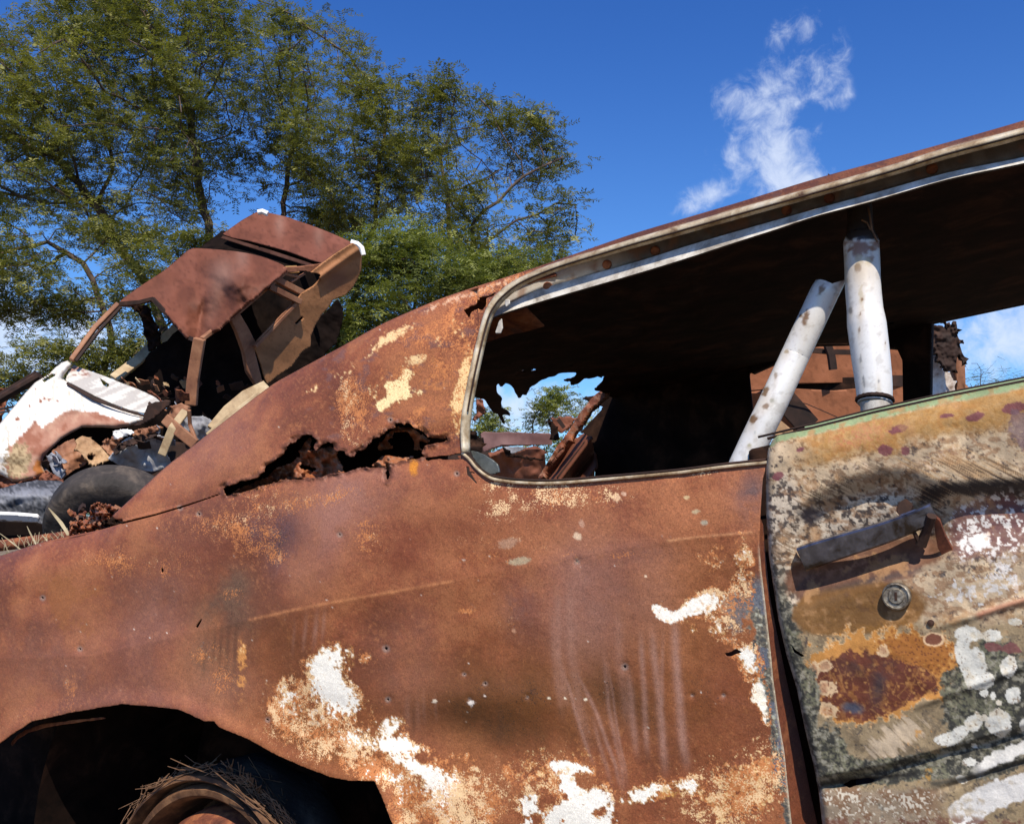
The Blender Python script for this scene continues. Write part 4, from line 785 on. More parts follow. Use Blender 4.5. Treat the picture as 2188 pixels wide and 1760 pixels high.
    # the scoop: brown rust, brushed
    sc_ = G(650, 690, 380, 105, -14, 1.8)
    soft(ss(sc_ * 1.1 + (n1 - .5) * .5, .3, .6), (.175, .085, .050), .95); soft(ss(sc_, .4, .8) * ss(n1, .4, .7), (.11, .055, .040), .6); soft(G(600, 690, 260, 24, -12) * ss(n2, .3, .6), (.30, .17, .12), .6)
    sc2 = G(640, 860, 300, 110, -6, 2.0)
    soft(ss(sc2 * 1.1 + (n1 - .5) * .35, .35, .6), (.20, .100, .028), .95); soft(sc2 * ss(n2, .45, .75), (.10, .05, .022), .6); soft(G(760, 930, 200, 30, -6) * ss(n2, .35, .6), (.30, .15, .035), .7); soft(G(700, 740, 260, 14, -12), (.055, .045, .045), .75)
    soft(ss(G(830, 455, 42, 34) + (n2 - .5) * .3, .35, .5), (.20, .07, .03), .9)
    soft(ss(G(440, 480, 50, 40) + (n2 - .5), .4, .8), (.09, .075, .08), .8)
    soft(ss(n1 * .7 + n2 * .3, .58, .72) * (1 - ss(Y, 900, 1000)), (.38, .22, .10), .55)
    # mottling over all
    c = c * (.72 + .56 * md)[:, None]
    # centre rust with bubbles and pale rims
    f1, f2, idv = worley(u / 15, v / 15, 77); g1, g2, gid = worley(u / 5.5, v / 5.5, 78)
    ce = 1.05 * G(640, 1150, 230, 190, 0, 1.7) + .8 * G(900, 1060, 170, 120, 0, 1.5) + .5 * G(980, 1190, 90, 90); e = ce + (md - .5) * .9 + (.3 - f1) * .25
    soft(ss(e, .30, .38), (.62, .42, .22), .95); soft(ss(e, .36, .40), (.50, .24, .06), .95)
    soft(ss(G(880, 1030, 190, 110, 0, 1.5) + (.22 - g1) * .7 + (sp - .5) * .5, .25, .5) * ss(e, .36, .5), (.34, .135, .03), .9)
    soft(ss(g1, .26, .12) * G(900, 1040, 200, 120, 0, 1.6), (.13, .04, .018), .9)
    soft(ss(1.1 * G(650, 1170, 190, 160, 0, 1.8) + .8 * G(860, 1150, 130, 70, 10, 1.5) + (md - .5) * .7 + (.3 - f1) * .3, .42, .48), (.130, .038, .022), .97)
    cin = ss(1.1 * G(650, 1170, 190, 160, 0, 1.8) + .8 * G(860, 1150, 130, 70, 10, 1.5), .3, .5); soft(cin * ss(n2, .60, .72), (.30, .13, .04), .7); soft(cin * ss(gid, .82, .9) * ss(g1, .42, .25), (.46, .24, .08), .8); soft(cin * ss(np.abs(f2 - f1), .08, .02) * ss(n1, .45, .6), (.40, .20, .07), .6)
    soft(G(670, 1080, 120, 60, 0, 1.3) * ss(n1, .3, .6), (.065, .035, .028), .8); soft(G(720, 1170, 30, 90, 10) * ss(n1, .2, .6), (.05, .04, .045), .8)
    soft(ss(G(615, 1262, 55, 30, 10) + (n2 - .5) * .4, .3, .9), (.055, .075, .11), .85)
    for cx, cy, rx, ry in [(505, 1180, 42, 30), (512, 1270, 40, 34), (455, 1110, 22, 34), (500, 1090, 30, 24), (735, 1030, 26, 24), (945, 980, 0.1, 0.1)]:
        q = G(cx, cy, rx, ry) + (n2 - .5) * .45; soft(ss(q, .3, .4) * ss(n3, .1, .3), (.68, .50, .30), .85); soft(ss(q, .50, .75) * ss(n1, .3, .5), (.42, .22, .12), .7)
    q = G(942, 982, 42, 28) + (n2 - .5) * .2; soft(ss(q, .25, .35), (.70, .50, .30), .9); soft(ss(q, .45, .52), (.17, .055, .03), .95)
    f_ = G(790, 1385, 130, 60, -35) ; soft(ss(f_, .10, .35) * ss(f_ + (fbm((u + v) / 5, (u - v) / 50, 3, 420) - .5) * 1.1, .35, .7), (.52, .42, .30), .75)
    lay(.55 * G(880, 1370, 130, 60, -15), (.50, .27, .08), .2, .85, md)
    # lichen-green crackle with white islands, lower right and down the shut edge
    P = np.array(DL); xe = np.interp(y, P[:, 1], P[:, 0]); ex = (x - xe) / .5248
    gr = ss(1.05 * G(1180, 1270, 220, 300, 0, 1.8) + .9 * G(820, 1510, 380, 60, -6, 1.5) + .9 * G(500, 1440, 110, 140, 0, 1.4) + (md - .5) * .8, .42, .56)
    gr = np.maximum(gr, ss(50 + 40 * n1 - ex + 40 * (n2 - .5), 0, 16) * ss(Y, 560, 900)); gr = np.maximum(gr, ss(1.1 * G(430, 1300, 50, 200) + (md - .5) * .6, .35, .5))
    soft(gr, (.125, .120, .088), .93); soft(gr * ss(a, .44, .56), (.034, .034, .030), .88); soft(gr * ss(a, .36, .26), (.36, .34, .27), .55); soft(gr * ss(n1, .56, .66) * ss(n3, .3, .6), (.27, .265, .16), .4)
    isl = np.zeros_like(x)
    for cx, cy, rx, ry, an in [(1080, 960, 62, 40, 0), (1100, 1080, 60, 80, 0), (1130, 1150, 64, 42, 0), (1060, 1020, 34, 70, 0), (1185, 965, 40, 28, 0), (1247, 1093, 36, 46, 0), (1265, 1207, 36, 42, 10), (1185, 1210, 12, 20, 0), (1105, 1320, 38, 38, 0), (1212, 1325, 60, 56, 0), (1150, 1200, 20, 16, 0), (1210, 1240, 12, 10, 0), (1310, 1330, 20, 30, 0), (1092, 1480, 34, 24, 0), (1110, 1415, 14, 10, 0), (1055, 1550, 26, 18, 20), (1275, 910, 30, 16, 0), (1000, 1390, 60, 30, 0), (1050, 1360, 40, 26, -20), (970, 1390, 30, 20, 0), (1150, 1300, 10, 14, 0)]:
        isl = np.maximum(isl, G(cx, cy, rx, ry, an, 1.6))
    m = ss(isl + (n2 - .5) * .62 + (n1 - .5) * .25, .42, .54); soft(m, (.62, .61, .54), .95); soft(m * ss(md, .55, .72), (.56, .49, .36), .7); soft(m * ss(n3 * .5 + n2 * .5, .70, .78), (.20, .14, .09), .8)
    soft(ss(G(1180, 1010, 36, 22) + .9 * G(1260, 1020, 46, 30) + (n2 - .5) * .5, .5, .58), (.19, .075, .07), .9)
    s1, _ = segd(x, y, T5([(1120, 1510), (1220, 1455), (1311, 1428), (1600, 1350)])); soft(ss(30 - s1 / .5248 + 26 * (n2 - .5), 0, 8) * ss(X, 1080, 1150), (.66, .64, .58), .95)
    s2, _ = segd(x, y, T5([(1070, 1690), (1180, 1620), (1311, 1575), (1600, 1500)])); soft(ss(62 - s2 / .5248 + 50 * (md - .5), 0, 10) * ss(X, 940, 1060), (.68, .66, .61), .95)
    soft(ss(62 - s2 / .5248, 0, 20) * ss(md, .55, .72), (.42, .34, .22), .7)
    s6, _ = segd(x, y, T5([(940, 1570), (1120, 1540), (1311, 1480), (1600, 1400)])); soft(np.exp(-(s6 / 7) ** 2), (.075, .07, .055), .85)
    lo = ss(Y + 40 * (n1 - .5), 1585, 1610) * (1 - ss(X, 900, 1020)); soft(lo, (.30, .235, .165), .9); soft(lo * ss(md, .48, .60), (.21, .12, .065), .85); soft(lo * ss(sp, .60, .66), (.62, .57, .46), .85); soft(lo * ss(n1, .35, .25), (.13, .13, .11), .7)
    bt = ss(Y + 40 * (n1 - .5), 1700, 1730); soft(bt * ss(n2, .4, .5), (.17, .075, .05), .8)
    lay(.55 * G(900, 1540, 70, 40, -30), (.42, .24, .06), .2, .85, md)
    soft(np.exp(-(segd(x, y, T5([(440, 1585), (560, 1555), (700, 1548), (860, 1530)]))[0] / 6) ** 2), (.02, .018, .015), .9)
    soft(np.exp(-((segd(x, y, T5([(1130, 882), (1220, 850), (1311, 824), (1600, 735)]))[0] - 1) / 6) ** 2), (.46, .22, .13), .85)
    soft(ss(9 - ex * .5248, 0, 5) * ss(n2, .35, .6), (.42, .38, .31), .6)
    soft(ss(np.hypot(X - 795, Y - 805) , 75, 50), (.13, .08, .035), .5)
    c = np.clip(c, 0, 1) ** 1.10
    return np.clip(c, 0, .88)
DHOLE = [(T5([(790, 465), (800, 425), (830, 410), (858, 430), (850, 470), (820, 500)]), 1.0), (T5([(575, 1572), (610, 1552), (680, 1545), (705, 1552), (690, 1565), (640, 1572), (600, 1585)]), .8), (T5([(360, 1000), (380, 1025), (418, 1050), (405, 1054), (372, 1035)]), .4)]
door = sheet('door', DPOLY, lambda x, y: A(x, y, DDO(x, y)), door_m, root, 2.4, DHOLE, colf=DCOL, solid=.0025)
door['label'] = 'scorched patchy cream, ochre and rust door'
dl = lambda x, y, k: A(x, y, DDO(np.atleast_1d(float(x)), np.atleast_1d(float(y))) + k)[0]
# handle
hp = T5([(408, 655), (470, 633), (600, 592), (740, 548), (860, 502), (945, 462)]); hw = [.0158, .0155, .0145, .0132, .0120, .0112]
g = MB(); hv = []; 
for i, (px, py) in enumerate(smoothline(hp, 4)):
    t = i / 20; h = np.interp(t, np.linspace(0, 1, 6), hw); c = A(px, py, -.004 + .006 * (2 * t - 1) ** 2)[0]; tt = A(hp[-1][0], hp[-1][1], -.03)[0] - A(hp[0][0], hp[0][1], -.03)[0]; tt /= np.linalg.norm(tt); up = np.cross(tt, OUTN); up = up if up[2] > 0 else -up
    q_, r_ = .0078, .0024; tilt = OUTN * .97 - up * .18; tilt /= np.linalg.norm(tilt); u2 = up - tilt * (up @ tilt); u2 /= np.linalg.norm(u2)
    for (s_, o_) in ((h - r_, q_), (h, q_ - r_), (h, -q_), (h * .2, -q_), (-h * .6, -q_), (-h, -q_ * .6), (-h, q_ - r_), (-h + r_, q_)):
        hv.append(c + u2 * s_ + tilt * o_)
n = len(hv) // 8; g.add(hv, [(i * 8 + k, i * 8 + (k + 1) % 8, (i + 1) * 8 + (k + 1) % 8, (i + 1) * 8 + k) for i in range(n - 1) for k in range(8)] + [tuple(range(8))[::-1], tuple((n - 1) * 8 + k for k in range(8))])
handle = g.build('door_handle', chrome_m, door, True); handle.data.set_sharp_from_angle(angle=math.radians(20))
g = MB(); g.tube([A(*T5([(935, 480)])[0], -.012)[0], A(*T5([(915, 540)])[0], .000)[0], A(*T5([(890, 600)])[0], .006)[0]], [.006, .0055, .007], 8); g.tube([A(*T5([(850, 520)])[0], -.006)[0], A(*T5([(885, 590)])[0], .004)[0]], [.0022, .003], 6)
g.build('handle_stem', rust_dk, handle, True)
sheet('handle_foot', T5([(945, 480), (968, 500), (990, 560), (1022, 620), (1020, 650), (985, 655), (960, 610), (948, 540)]), lambda x, y: A(x, y, -.010 + .0008 * np.clip(y - 1100, 0, 90) * .35), rust_m, handle, 2.5, solid=.006)
lc = dl(1500 + 795 * .5248, 850 + 805 * .5248, 0)
g = MB(); g.lathe(lc, OUTN, [(.0165, -.004), (.0168, .008), (.0160, .0105), (.0145, .0112), (.0138, .0092), (.0095, .0090), (.0085, .0110), (.0, .0112)], 40); lk = g.build('door_lock', lock_m, door, True)
g = MB(); g.box(lc + OUTN * .0114, UU, UPV, OUTN, .0028, .0105, .001); g.build('keyhole', rust_dk, lk)
g = MB(); q = dl(1500 + 932 * .5248, 850 + 915 * .5248, 0); g.lathe(q, OUTN, [(.0042, -.002), (.0038, .003), (.0, .004)], 12); g.build('rivet', rust_dk, door, True)
# belt strips on top of the door
def strip(name, off, dd, r, mat, x0=1640, x1=2400):
    xs = np.linspace(x0, x1, 40); ys = ycurve(DT[1:], xs) + off; ys = np.where(xs < 1731, 916 + (1731 - xs) * .24 + off, ys); g = MB(); g.tube(A(xs, ys, np.full(40, dd)), r, 6); return g.build(name, mat, door, True)
green_m = mottled('chalky_green_paint', [(.3, (.12, .15, .08)), (.5, (.26, .34, .18)), (.75, (.36, .44, .25))], 20, .7)
strip('weather_strip', -1, .040, .0022, rust_dk); strip('belt_moulding', -5, .046, .0016, green_m, 1720); strip('inner_weather_strip', -9, .055, .0018, rust_dk, 1620)

# beyond the frame: front wing, bonnet, windscreen pillar and roof front, so that the body goes on
sheet('front_wing', [(2403, 775), (2560, 745), (3100, 700), (3300, 760), (3300, 1500), (2960, 1560), (2800, 1700), (2750, 1960), (2403, 1960)], lambda x, y: A(x, y, .004 + .03 * (1 - np.sqrt(np.clip(1 - (1 - np.clip((y - 700) / 90, 0, 1)) ** 2, 0, 1)))), rust_m, root, 14, solid=.003)
hb = A(np.linspace(2560, 3300, 20), np.interp(np.linspace(2560, 3300, 20), [2560, 3100, 3300], [746, 701, 761]), np.full(20, .034)); V, F = inward(hb, 1.27, 9, .05, 0); mesh_obj('bonnet', V, F, rust_m, root, solid=-.003)
g = MB(); g.tube([A(2400, 215, .09)[0], A(2520, 420, .08)[0], A(2620, 740, .06)[0]], .022, 8); g.build('windscreen_pillar', rust_m, root, True)
g = MB(); g.tube([A(2400, 215, .09)[0] + IN * 1.12, A(2520, 420, .08)[0] + IN * 1.13, A(2620, 740, .06)[0] + IN * 1.15], .022, 8); g.build('windscreen_pillar', rust_m, root, True)
g = MB(); r0 = A(2400, 225, .09)[0]; g.tube([r0, r0 + IN * .5 + UPV * .03, r0 + IN * 1.12 + UPV * .02], .02, 8); g.build('windscreen_header', rust_m, root, True)
# roll bar tubes just inside the window
XC = L3(.95, 0, .3)
def tcol(kind):
    def f(V):
        u, v = uv(V); n = fbm(u * 1000 / 9, v * 1000 / 9, 4, 500 + kind); n3 = fbm(u * 400, v * 400, 2, 503); c = np.tile(L3(.76, .74, .69), (len(V), 1))
        return u, v, n, n3, c
    return f
def seglen_tube(name, pts, ds, ws, kind, spots):
    P = np.array(smoothline(pts, 8)); t = np.linspace(0, 1, len(P)); dd = np.interp(t, np.linspace(0, 1, len(ds)), ds); w = np.interp(t, np.linspace(0, 1, len(ws)), ws)
    C = A(P[:, 0], P[:, 1], dd); R = w / 2 / np.array([FPX / (c[1] * CP + (c[2] - CAMH) * SP) for c in C])
    # resample densely so the stains resolve
    s = np.r_[0, np.cumsum(np.linalg.norm(np.diff(C, axis=0), axis=1))]; k = 190; ts = np.linspace(0, s[-1], k)
    C = np.stack([np.interp(ts, s, C[:, i]) for i in range(3)], 1); R = np.interp(ts, s, R)
    g = MB(); g.tube(C, list(R), 96, True, up=IN); V = np.array(g.v)
    if kind == 2:                                   # slanted end shapes the shadow edge crossing the brace
        td = C[0] - C[4]; td /= np.linalg.norm(td); V[:96] += td * ((V[:96] - C[0]) @ XC * 1.3)[:, None]
    rel = V - CAM; yy = rel[:, 1] * CP + rel[:, 2] * SP; px = 1094 + FPX * rel[:, 0] / yy; py = 880 - FPX * (-rel[:, 1] * SP + rel[:, 2] * CP) / yy
    u, v, n, n3, c = tcol(kind)(V)
    c = mixc(c, (.42, .38, .32), ss(n, .60, .85) * .4)
    for (x, y, rx, ry, an, col, k_) in spots:
        c = mixc(c, (.56, .44, .28), gb(px, py, x, y + ry * .8, rx * 1.1, ry * 1.8, an) * k_ * .45); q = gb(px, py, x, y, rx * .75, ry * .85, an); c = mixc(c, col, ss(q + (n - .5) * 1.0, .40, .85) * k_ * ss(q, .10, .4))
    c = mixc(c, (.16, .10, .05), ss(n3, .97, 1.0) * .15)
    yd = 514 if kind == 1 else 597; c = mixc(c, (.035, .025, .020), ss(yd - py + 14 * (n - .5), -3, 6)); c = mixc(c, (.26, .13, .07), ss(yd + 26 - py + 30 * (n - .5), 0, 16) * ss(py, yd - 2, yd + 6) * (.85 if kind == 1 else .2))  # tube tops above yd painted near black as rail shadow; rust band below
    o = mesh_obj(name, V, g.f, tube_m, root, np.clip(c, 0, 1)); o.data.set_sharp_from_angle(angle=math.radians(60)); return C, R
brn = (.20, .105, .040); ylw = (.52, .43, .27); rst = (.22, .085, .040)
t4 = lambda x, y: T4([(x, y)])[0]
sp1 = [(*t4(840, 700), 50, 34, 0, rst, .95), (*t4(840, 760), 26, 20, 0, ylw, .8), (*t4(830, 800), 14, 14, 0, brn, .6), (*t4(840, 950), 9, 36, 0, ylw, .7), (*t4(845, 965), 4, 6, 0, brn, .9), (*t4(838, 1040), 4, 8, 0, brn, .8), (*t4(786, 1025), 5, 8, 0, (.12, .12, .12), .7), (*t4(832, 1130), 4, 10, 0, brn, .7), (*t4(936, 1395), 5, 15, -3, (.22, .21, .20), 1), (*t4(840, 1270), 4, 14, 0, (.16, .16, .16), .6), (*t4(855, 1390), 3, 26, -8, (.15, .15, .15), .7), (*t4(970, 1200), 3, 6, 0, brn, .8), (*t4(760, 800), 8, 60, 0, ylw, .5)]
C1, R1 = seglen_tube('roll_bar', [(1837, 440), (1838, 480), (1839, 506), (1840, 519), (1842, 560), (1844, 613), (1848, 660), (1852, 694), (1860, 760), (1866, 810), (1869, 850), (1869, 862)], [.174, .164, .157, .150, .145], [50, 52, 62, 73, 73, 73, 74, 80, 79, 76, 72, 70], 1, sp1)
g = MB(); cb = A(1869, 858, .145)[0]; td = C1[-1] - C1[-5]; td /= np.linalg.norm(td); g.lathe(cb, -td, [(.0235, -.001), (.0262, .001), (.0262, .004), (.0235, .006)], 40, jit=lambda a, j: .03 * math.sin(17 * a + j)); g.build('weld_bead', rust_dk, root, True)
g = MB(); g.tube([A(1870, 858, .145)[0], A(1872, 885, .145)[0], A(1880, 960, .145)[0]], .0205, 40); g.build('roll_bar_socket', rail_m, root, True)
sp2 = [(*t4(545, 1060), 15, 22, 25, brn, .95), (*t4(630, 910), 13, 13, 25, brn, .9), (*t4(445, 1240), 8, 8, 25, (.4, .3, .18), .8), (*t4(335, 1460), 10, 14, 25, brn, .9), (*t4(270, 1600), 11, 13, 25, brn, .95), (*t4(330, 1530), 14, 8, 0, brn, .8), (*t4(390, 1370), 5, 10, 0, brn, .6), (*t4(370, 1500), 8, 5, 0, (.3, .28, .2), .7), (*t4(250, 1730), 7, 6, 0, (.4, .35, .2), .8), (*t4(280, 1670), 5, 8, 0, (.3, .33, .3), .6)]
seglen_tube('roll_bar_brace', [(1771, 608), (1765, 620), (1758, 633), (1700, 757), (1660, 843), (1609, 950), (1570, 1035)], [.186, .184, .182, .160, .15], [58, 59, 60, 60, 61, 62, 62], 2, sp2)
g = MB(); w0 = A(*t4(880, 480), .16)[0]; g.tube([w0, A(*t4(890, 530), .15)[0], A(*t4(900, 600), .15)[0], A(*t4(930, 660), .15)[0]], .0016, 5); g.tube([A(*t4(845, 545), .15)[0], A(*t4(875, 560), .15)[0], A(*t4(893, 600), .15)[0]], .0014, 5); g.build('loose_wire', wire_m, root, True)
#@@PART3
# ================================================================== GROUND
def hgt(x, y): return 0.10 * (fbm(x / 3, y / 3, 4, 900) - .5) * np.clip((y - 1) / 4, 0, 1) + .5 * (fbm(x / 40, y / 40, 3, 901) - .5) * np.clip((y - 20) / 60, 0, 1)
gx = np.r_[-1500, -700, -300, -120, np.linspace(-60, 60, 161), 120, 300, 700, 1500]; gy = np.r_[-300, -60, -20, np.linspace(-8, 60, 137), 90, 150, 300, 700, 1500]
GX, GY = np.meshgrid(gx, gy); V = np.stack([GX.ravel(), GY.ravel(), hgt(GX.ravel(), GY.ravel())], 1); n = len(gx)
F = np.array([(j * n + i, j * n + i + 1, (j + 1) * n + i + 1, (j + 1) * n + i) for j in range(len(gy) - 1) for i in range(n - 1)])
tag(mesh_obj('ground', V, F, ground_mat(), origin=(0, 0, 0)), kind='structure')

# ================================================================== THE TIPPED SEDAN BEHIND
XR = L3(1, 0, 0); XU = L3(0, -SP, CP); XF = L3(0, CP, SP)
def cam3(a, b, c): v = XR * a + XU * b + XF * c; return v / np.linalg.norm(v)
SL = cam3(.611, .511, .611); SH = cam3(-.2, .843, -.508); SW = np.cross(SH, SL); SW = SW if SW @ XR > 0 else -SW
SO = zpt(256, 649, 9.17)[0]
def loc(l, w, h): return SO + SL * l + SW * w + SH * h
def onh(h): return lambda x, y: on_plane(x, y, loc(0, 0, h), SH)
def onw(w): return lambda x, y: on_plane(x, y, loc(0, w, 0), SW)
def plane3(a, b, c):
    P = [zpt(*q)[0] for q in (a, b, c)]; nn = np.cross(P[1] - P[0], P[2] - P[0]); nn /= np.linalg.norm(nn); return P[0], nn
def onp(pl, wob=0.0, k=20, seed=0):
    def f(x, y):
        P = on_plane(x, y, pl[0], pl[1])
        if wob: P = P + (pl[1] if pl[1] @ XF < 0 else -pl[1]) * (wob * (fbm(x / k, y / k, 3, seed) - .5))[:, None]
        return P
    return f
sed = empty('tipped_sedan', zpt(420, 960, 9.3)[0], 'stripped brown sedan shell tipped nose down with chalky white fender, in front of the trees', 'car')
def bcol(base, var=.5, spots=None, seed=0):
    def f(x, y, V):
        n = fbm(x / 40, y / 30, 4, 600 + seed); n2 = fbm(x / 6, y / 6, 4, 601 + seed)
        c = np.tile(L3(*base), (len(x), 1)); c = mixc(c, L3(*base) * .55, ss(n, .5, .8) * var); c = mixc(c, L3(*base) * 1.35 + .01, ss(n, .45, .2) * var * .8); c = mixc(c, L3(*base) * .5, ss(n2, .65, .85) * .5)
        for (cx, cy, rx, ry, an, col, k) in (spots or []): c = mixc(c, col, gb(x, y, cx, cy, rx, ry, an) * k)
        return np.clip(c, 0, .9)
    return f
BR = (.175, .064, .040)
tx = lambda a, b: T1([(a, b)])[0]
# crushed roof
ROOF = T1(list(map(tuple, smoothline([(548, 535), (590, 500), (640, 465), (700, 425), (760, 385), (820, 335), (860, 300), (880, 288), (905, 282), (1000, 288), (1100, 298), (1200, 318), (1290, 350), (1330, 374)], 3))) + [(1300, 405), (1240, 455), (1150, 530), (1070, 592), (1010, 650), (945, 692), (915, 708), (870, 690), (835, 650), (800, 612), (750, 560), (710, 516), (650, 530), (600, 540), (560, 542)])
rA = np.array(tx(912, 700)); rB = np.array(tx(960, 430))
def roofmap(x, y):
    P = onh(0)(x, y); s, _ = segd(x, y, [rA, rB]); k = gb(x, y, *tx(880, 560), 95, 60, -50)
    off = -.26 * np.exp(-(s / 60)) * ss(y, 560, 700) + .16 * gb(x, y, *tx(1080, 430), 90, 50, -30) - .06 * gb(x, y, *tx(700, 460), 70, 40, -30) + .03 * (fbm(x / 30, y / 30, 3, 620) - .5)
    s2, _ = segd(x, y, T1([(760, 385), (960, 430), (1100, 560)])); off = off - .05 * np.exp(-(s2 / 30) ** 2)
    # keep the sight line: slide along the ray instead of along the normal
    r = ray(x, y); return P + r * (off / (r @ SH))[:, None]
sheet('roof', ROOF, roofmap, bgm, sed, 4, [(circ(*tx(798, 348), 3.2), .5)], colf=bcol((.150, .052, .030), .5, [(*tx(1030, 400), 26, 30, 10, (.30, .17, .13), .5), (*tx(1120, 320), 14, 26, 0, (.28, .17, .13), .4), (*tx(1000, 500), 14, 60, 15, (.28, .15, .10), .4), (*tx(700, 480), 50, 30, -30, (.13, .05, .03), .5)]), solid=.03)
sheet('boot_lid', T1([(1030, 216), (1070, 190), (1120, 158), (1190, 122), (1230, 124), (1320, 145), (1400, 172), (1500, 206), (1570, 232), (1632, 258), (1560, 305), (1490, 358), (1440, 345), (1330, 305), (1250, 282), (1150, 252), (1080, 236)]), lambda x, y: onh(-.40)(x, y) + SH * (.03 * np.sin((x - 480) / 90))[:, None], bgm, sed, 4, colf=bcol((.165, .058, .036), .5, [(*tx(1300, 180), 10, 26, 0, (.28, .16, .12), .5), (*tx(1480, 230), 10, 26, 0, (.26, .15, .11), .4)], 3), solid=.015)
sheet('rear_shelf', T1([(860, 330), (1030, 200), (1300, 260), (1480, 330), (1500, 390), (1300, 430), (1000, 330)]), onh(-.52), shade_black_m, sed, 8, solid=.01)
sheet('boot_hinge_panel', T1([(1320, 365), (1375, 362), (1388, 392), (1345, 396), (1318, 385)]), onh(-.10), bgm, sed, 4, colf=bcol((.34, .19, .07), .3), solid=.01)
sheet('rear_cabin_wall', T1([(1225, 470), (1290, 395), (1400, 350), (1500, 370), (1520, 430), (1440, 520), (1380, 560)]), lambda x, y: zpt(x, y, 10.3), shade_black_m, sed, 8, solid=.02)
sheet('door_lining', T1([(1240, 700), (1350, 580), (1430, 520), (1500, 470), (1480, 560), (1400, 740), (1250, 890), (1200, 780)]), onw(1.12), shade_black_m, sed, 6, solid=.01)
sheet('boot_gap_rail', T1([(1030, 224), (1250, 290), (1480, 366), (1478, 380), (1240, 304), (1020, 234)]), onh(-.36), bgm, sed, 5, colf=bcol((.06, .025, .015)), solid=.01)
# body side: rear quarter and rear door
SIDE = T1([(1440, 395), (1490, 356), (1560, 305), (1635, 258), (1660, 280), (1676, 320), (1674, 380), (1655, 430), (1630, 470), (1600, 500), (1545, 520), (1520, 560), (1490, 590), (1460, 640), (1440, 690), (1440, 735), (1400, 760), (1350, 830), (1290, 870), (1238, 912), (1225, 880), (1212, 830), (1190, 770), (1176, 742), (1250, 665), (1340, 565), (1372, 528), (1395, 492), (1450, 460), (1482, 430), (1486, 402)])
sheet('body_side', SIDE, lambda x, y: onw(1.30)(x, y) + ray(x, y) * (.10 * np.sin(np.clip((y - 520) / 150, -1, 1.5)) + .012 * (fbm(x / 60, y / 60, 2, 63) - .5) - .05 * np.exp(-(segd(x, y, T1([(1480, 420), (1560, 360), (1660, 290)]))[0] / 7) ** 2))[:, None], bgm, sed, 3, [(T1([(1366, 628), (1400, 596), (1406, 606), (1372, 640)]), .6)], colf=bcol((.34, .155, .065), .45, [(*tx(1330, 780), 40, 30, -40, (.12, .06, .03), .6), (*tx(1560, 420), 30, 30, 0, (.20, .075, .04), .7)], 5), solid=.015)
def bars(name, segs, mat, parent, mapf, up=None):
    g = MB()
    for (a, b, w) in segs:
        p = mapf(*map(np.atleast_1d, a))[0]; q = mapf(*map(np.atleast_1d, b))[0]; g.beam(p, q, w, w * .6, SH if up is None else up)
    return g.build(name, mat, parent, bevel=.004)
rb = mottled('brown_car_frame', [(.3, (.15, .060, .032)), (.5, (.26, .115, .058)), (.75, (.40, .20, .105))], 5, .65, fine=60)
tanf = mottled('tan_sill_paint', [(.3, (.20, .12, .06)), (.5, (.40, .29, .16)), (.75, (.55, .45, .28))], 4, .65, fine=40)
bars('door_window_frame', [(tx(1240, 458), tx(1385, 530), .085), (tx(1375, 530), tx(1178, 738), .05), (tx(1335, 560), tx(1190, 712), .02)], rb, sed, onw(1.27))
bars('roof_side_rail', [(tx(1330, 378), tx(1235, 462), .07), (tx(1235, 462), tx(1075, 598), .06), (tx(1075, 598), tx(935, 702), .05), (tx(1265, 420), tx(1400, 490), .09), (tx(1290, 395), tx(1380, 415), .04), (tx(1345, 440), tx(1410, 400), .03)], rb, sed, onw(1.20))
sheet('rear_pillar', T1([(1318, 372), (1400, 366), (1490, 354), (1560, 303), (1545, 350), (1500, 395), (1478, 396), (1400, 388), (1350, 396), (1300, 392)]), onw(1.24), bgm, sed, 3, colf=bcol((.26, .105, .055), .5, seed=8), solid=.02)
sheet('centre_pillar', T1([(1078, 590), (1108, 580), (1150, 650), (1195, 740), (1180, 760), (1215, 900), (1195, 930), (1150, 860), (1130, 760), (1098, 670), (1072, 618)]), onw(1.22), rb, sed, 4, solid=.05)
pa = lambda x, y: zpt(x, y, 8.72)
g = MB()
def wbeam(g, pts, w, h, upv=XF):
    P = [zpt(*T1([(a, b)])[0], z)[0] for a, b, z in pts]; g.tube(P, h / 1.414, 4, True, w / h, upv)
wbeam(g, [(925, 700, 8.52), (908, 800, 8.56), (893, 900, 8.58), (885, 1010, 8.6)], .10, .06); g.build('windscreen_pillar', rb, sed, bevel=.01)
g = MB(); wbeam(g, [(548, 540, 9.15), (440, 650, 9.02), (330, 802, 8.82)], .045, .05); g.build('windscreen_pillar', rb, sed, bevel=.01)
g = MB(); wbeam(g, [(560, 555, 9.10), (455, 670, 9.0), (352, 805, 8.80)], .022, .03); g.build('pillar_flange', rust_dk, sed)
g = MB(); wbeam(g, [(555, 540, 9.14), (650, 532, 9.1), (708, 517, 9.05), (800, 618, 8.9), (872, 695, 8.7), (912, 712, 8.6)], .035, .03); g.build('windscreen_header', rust_dk, sed)
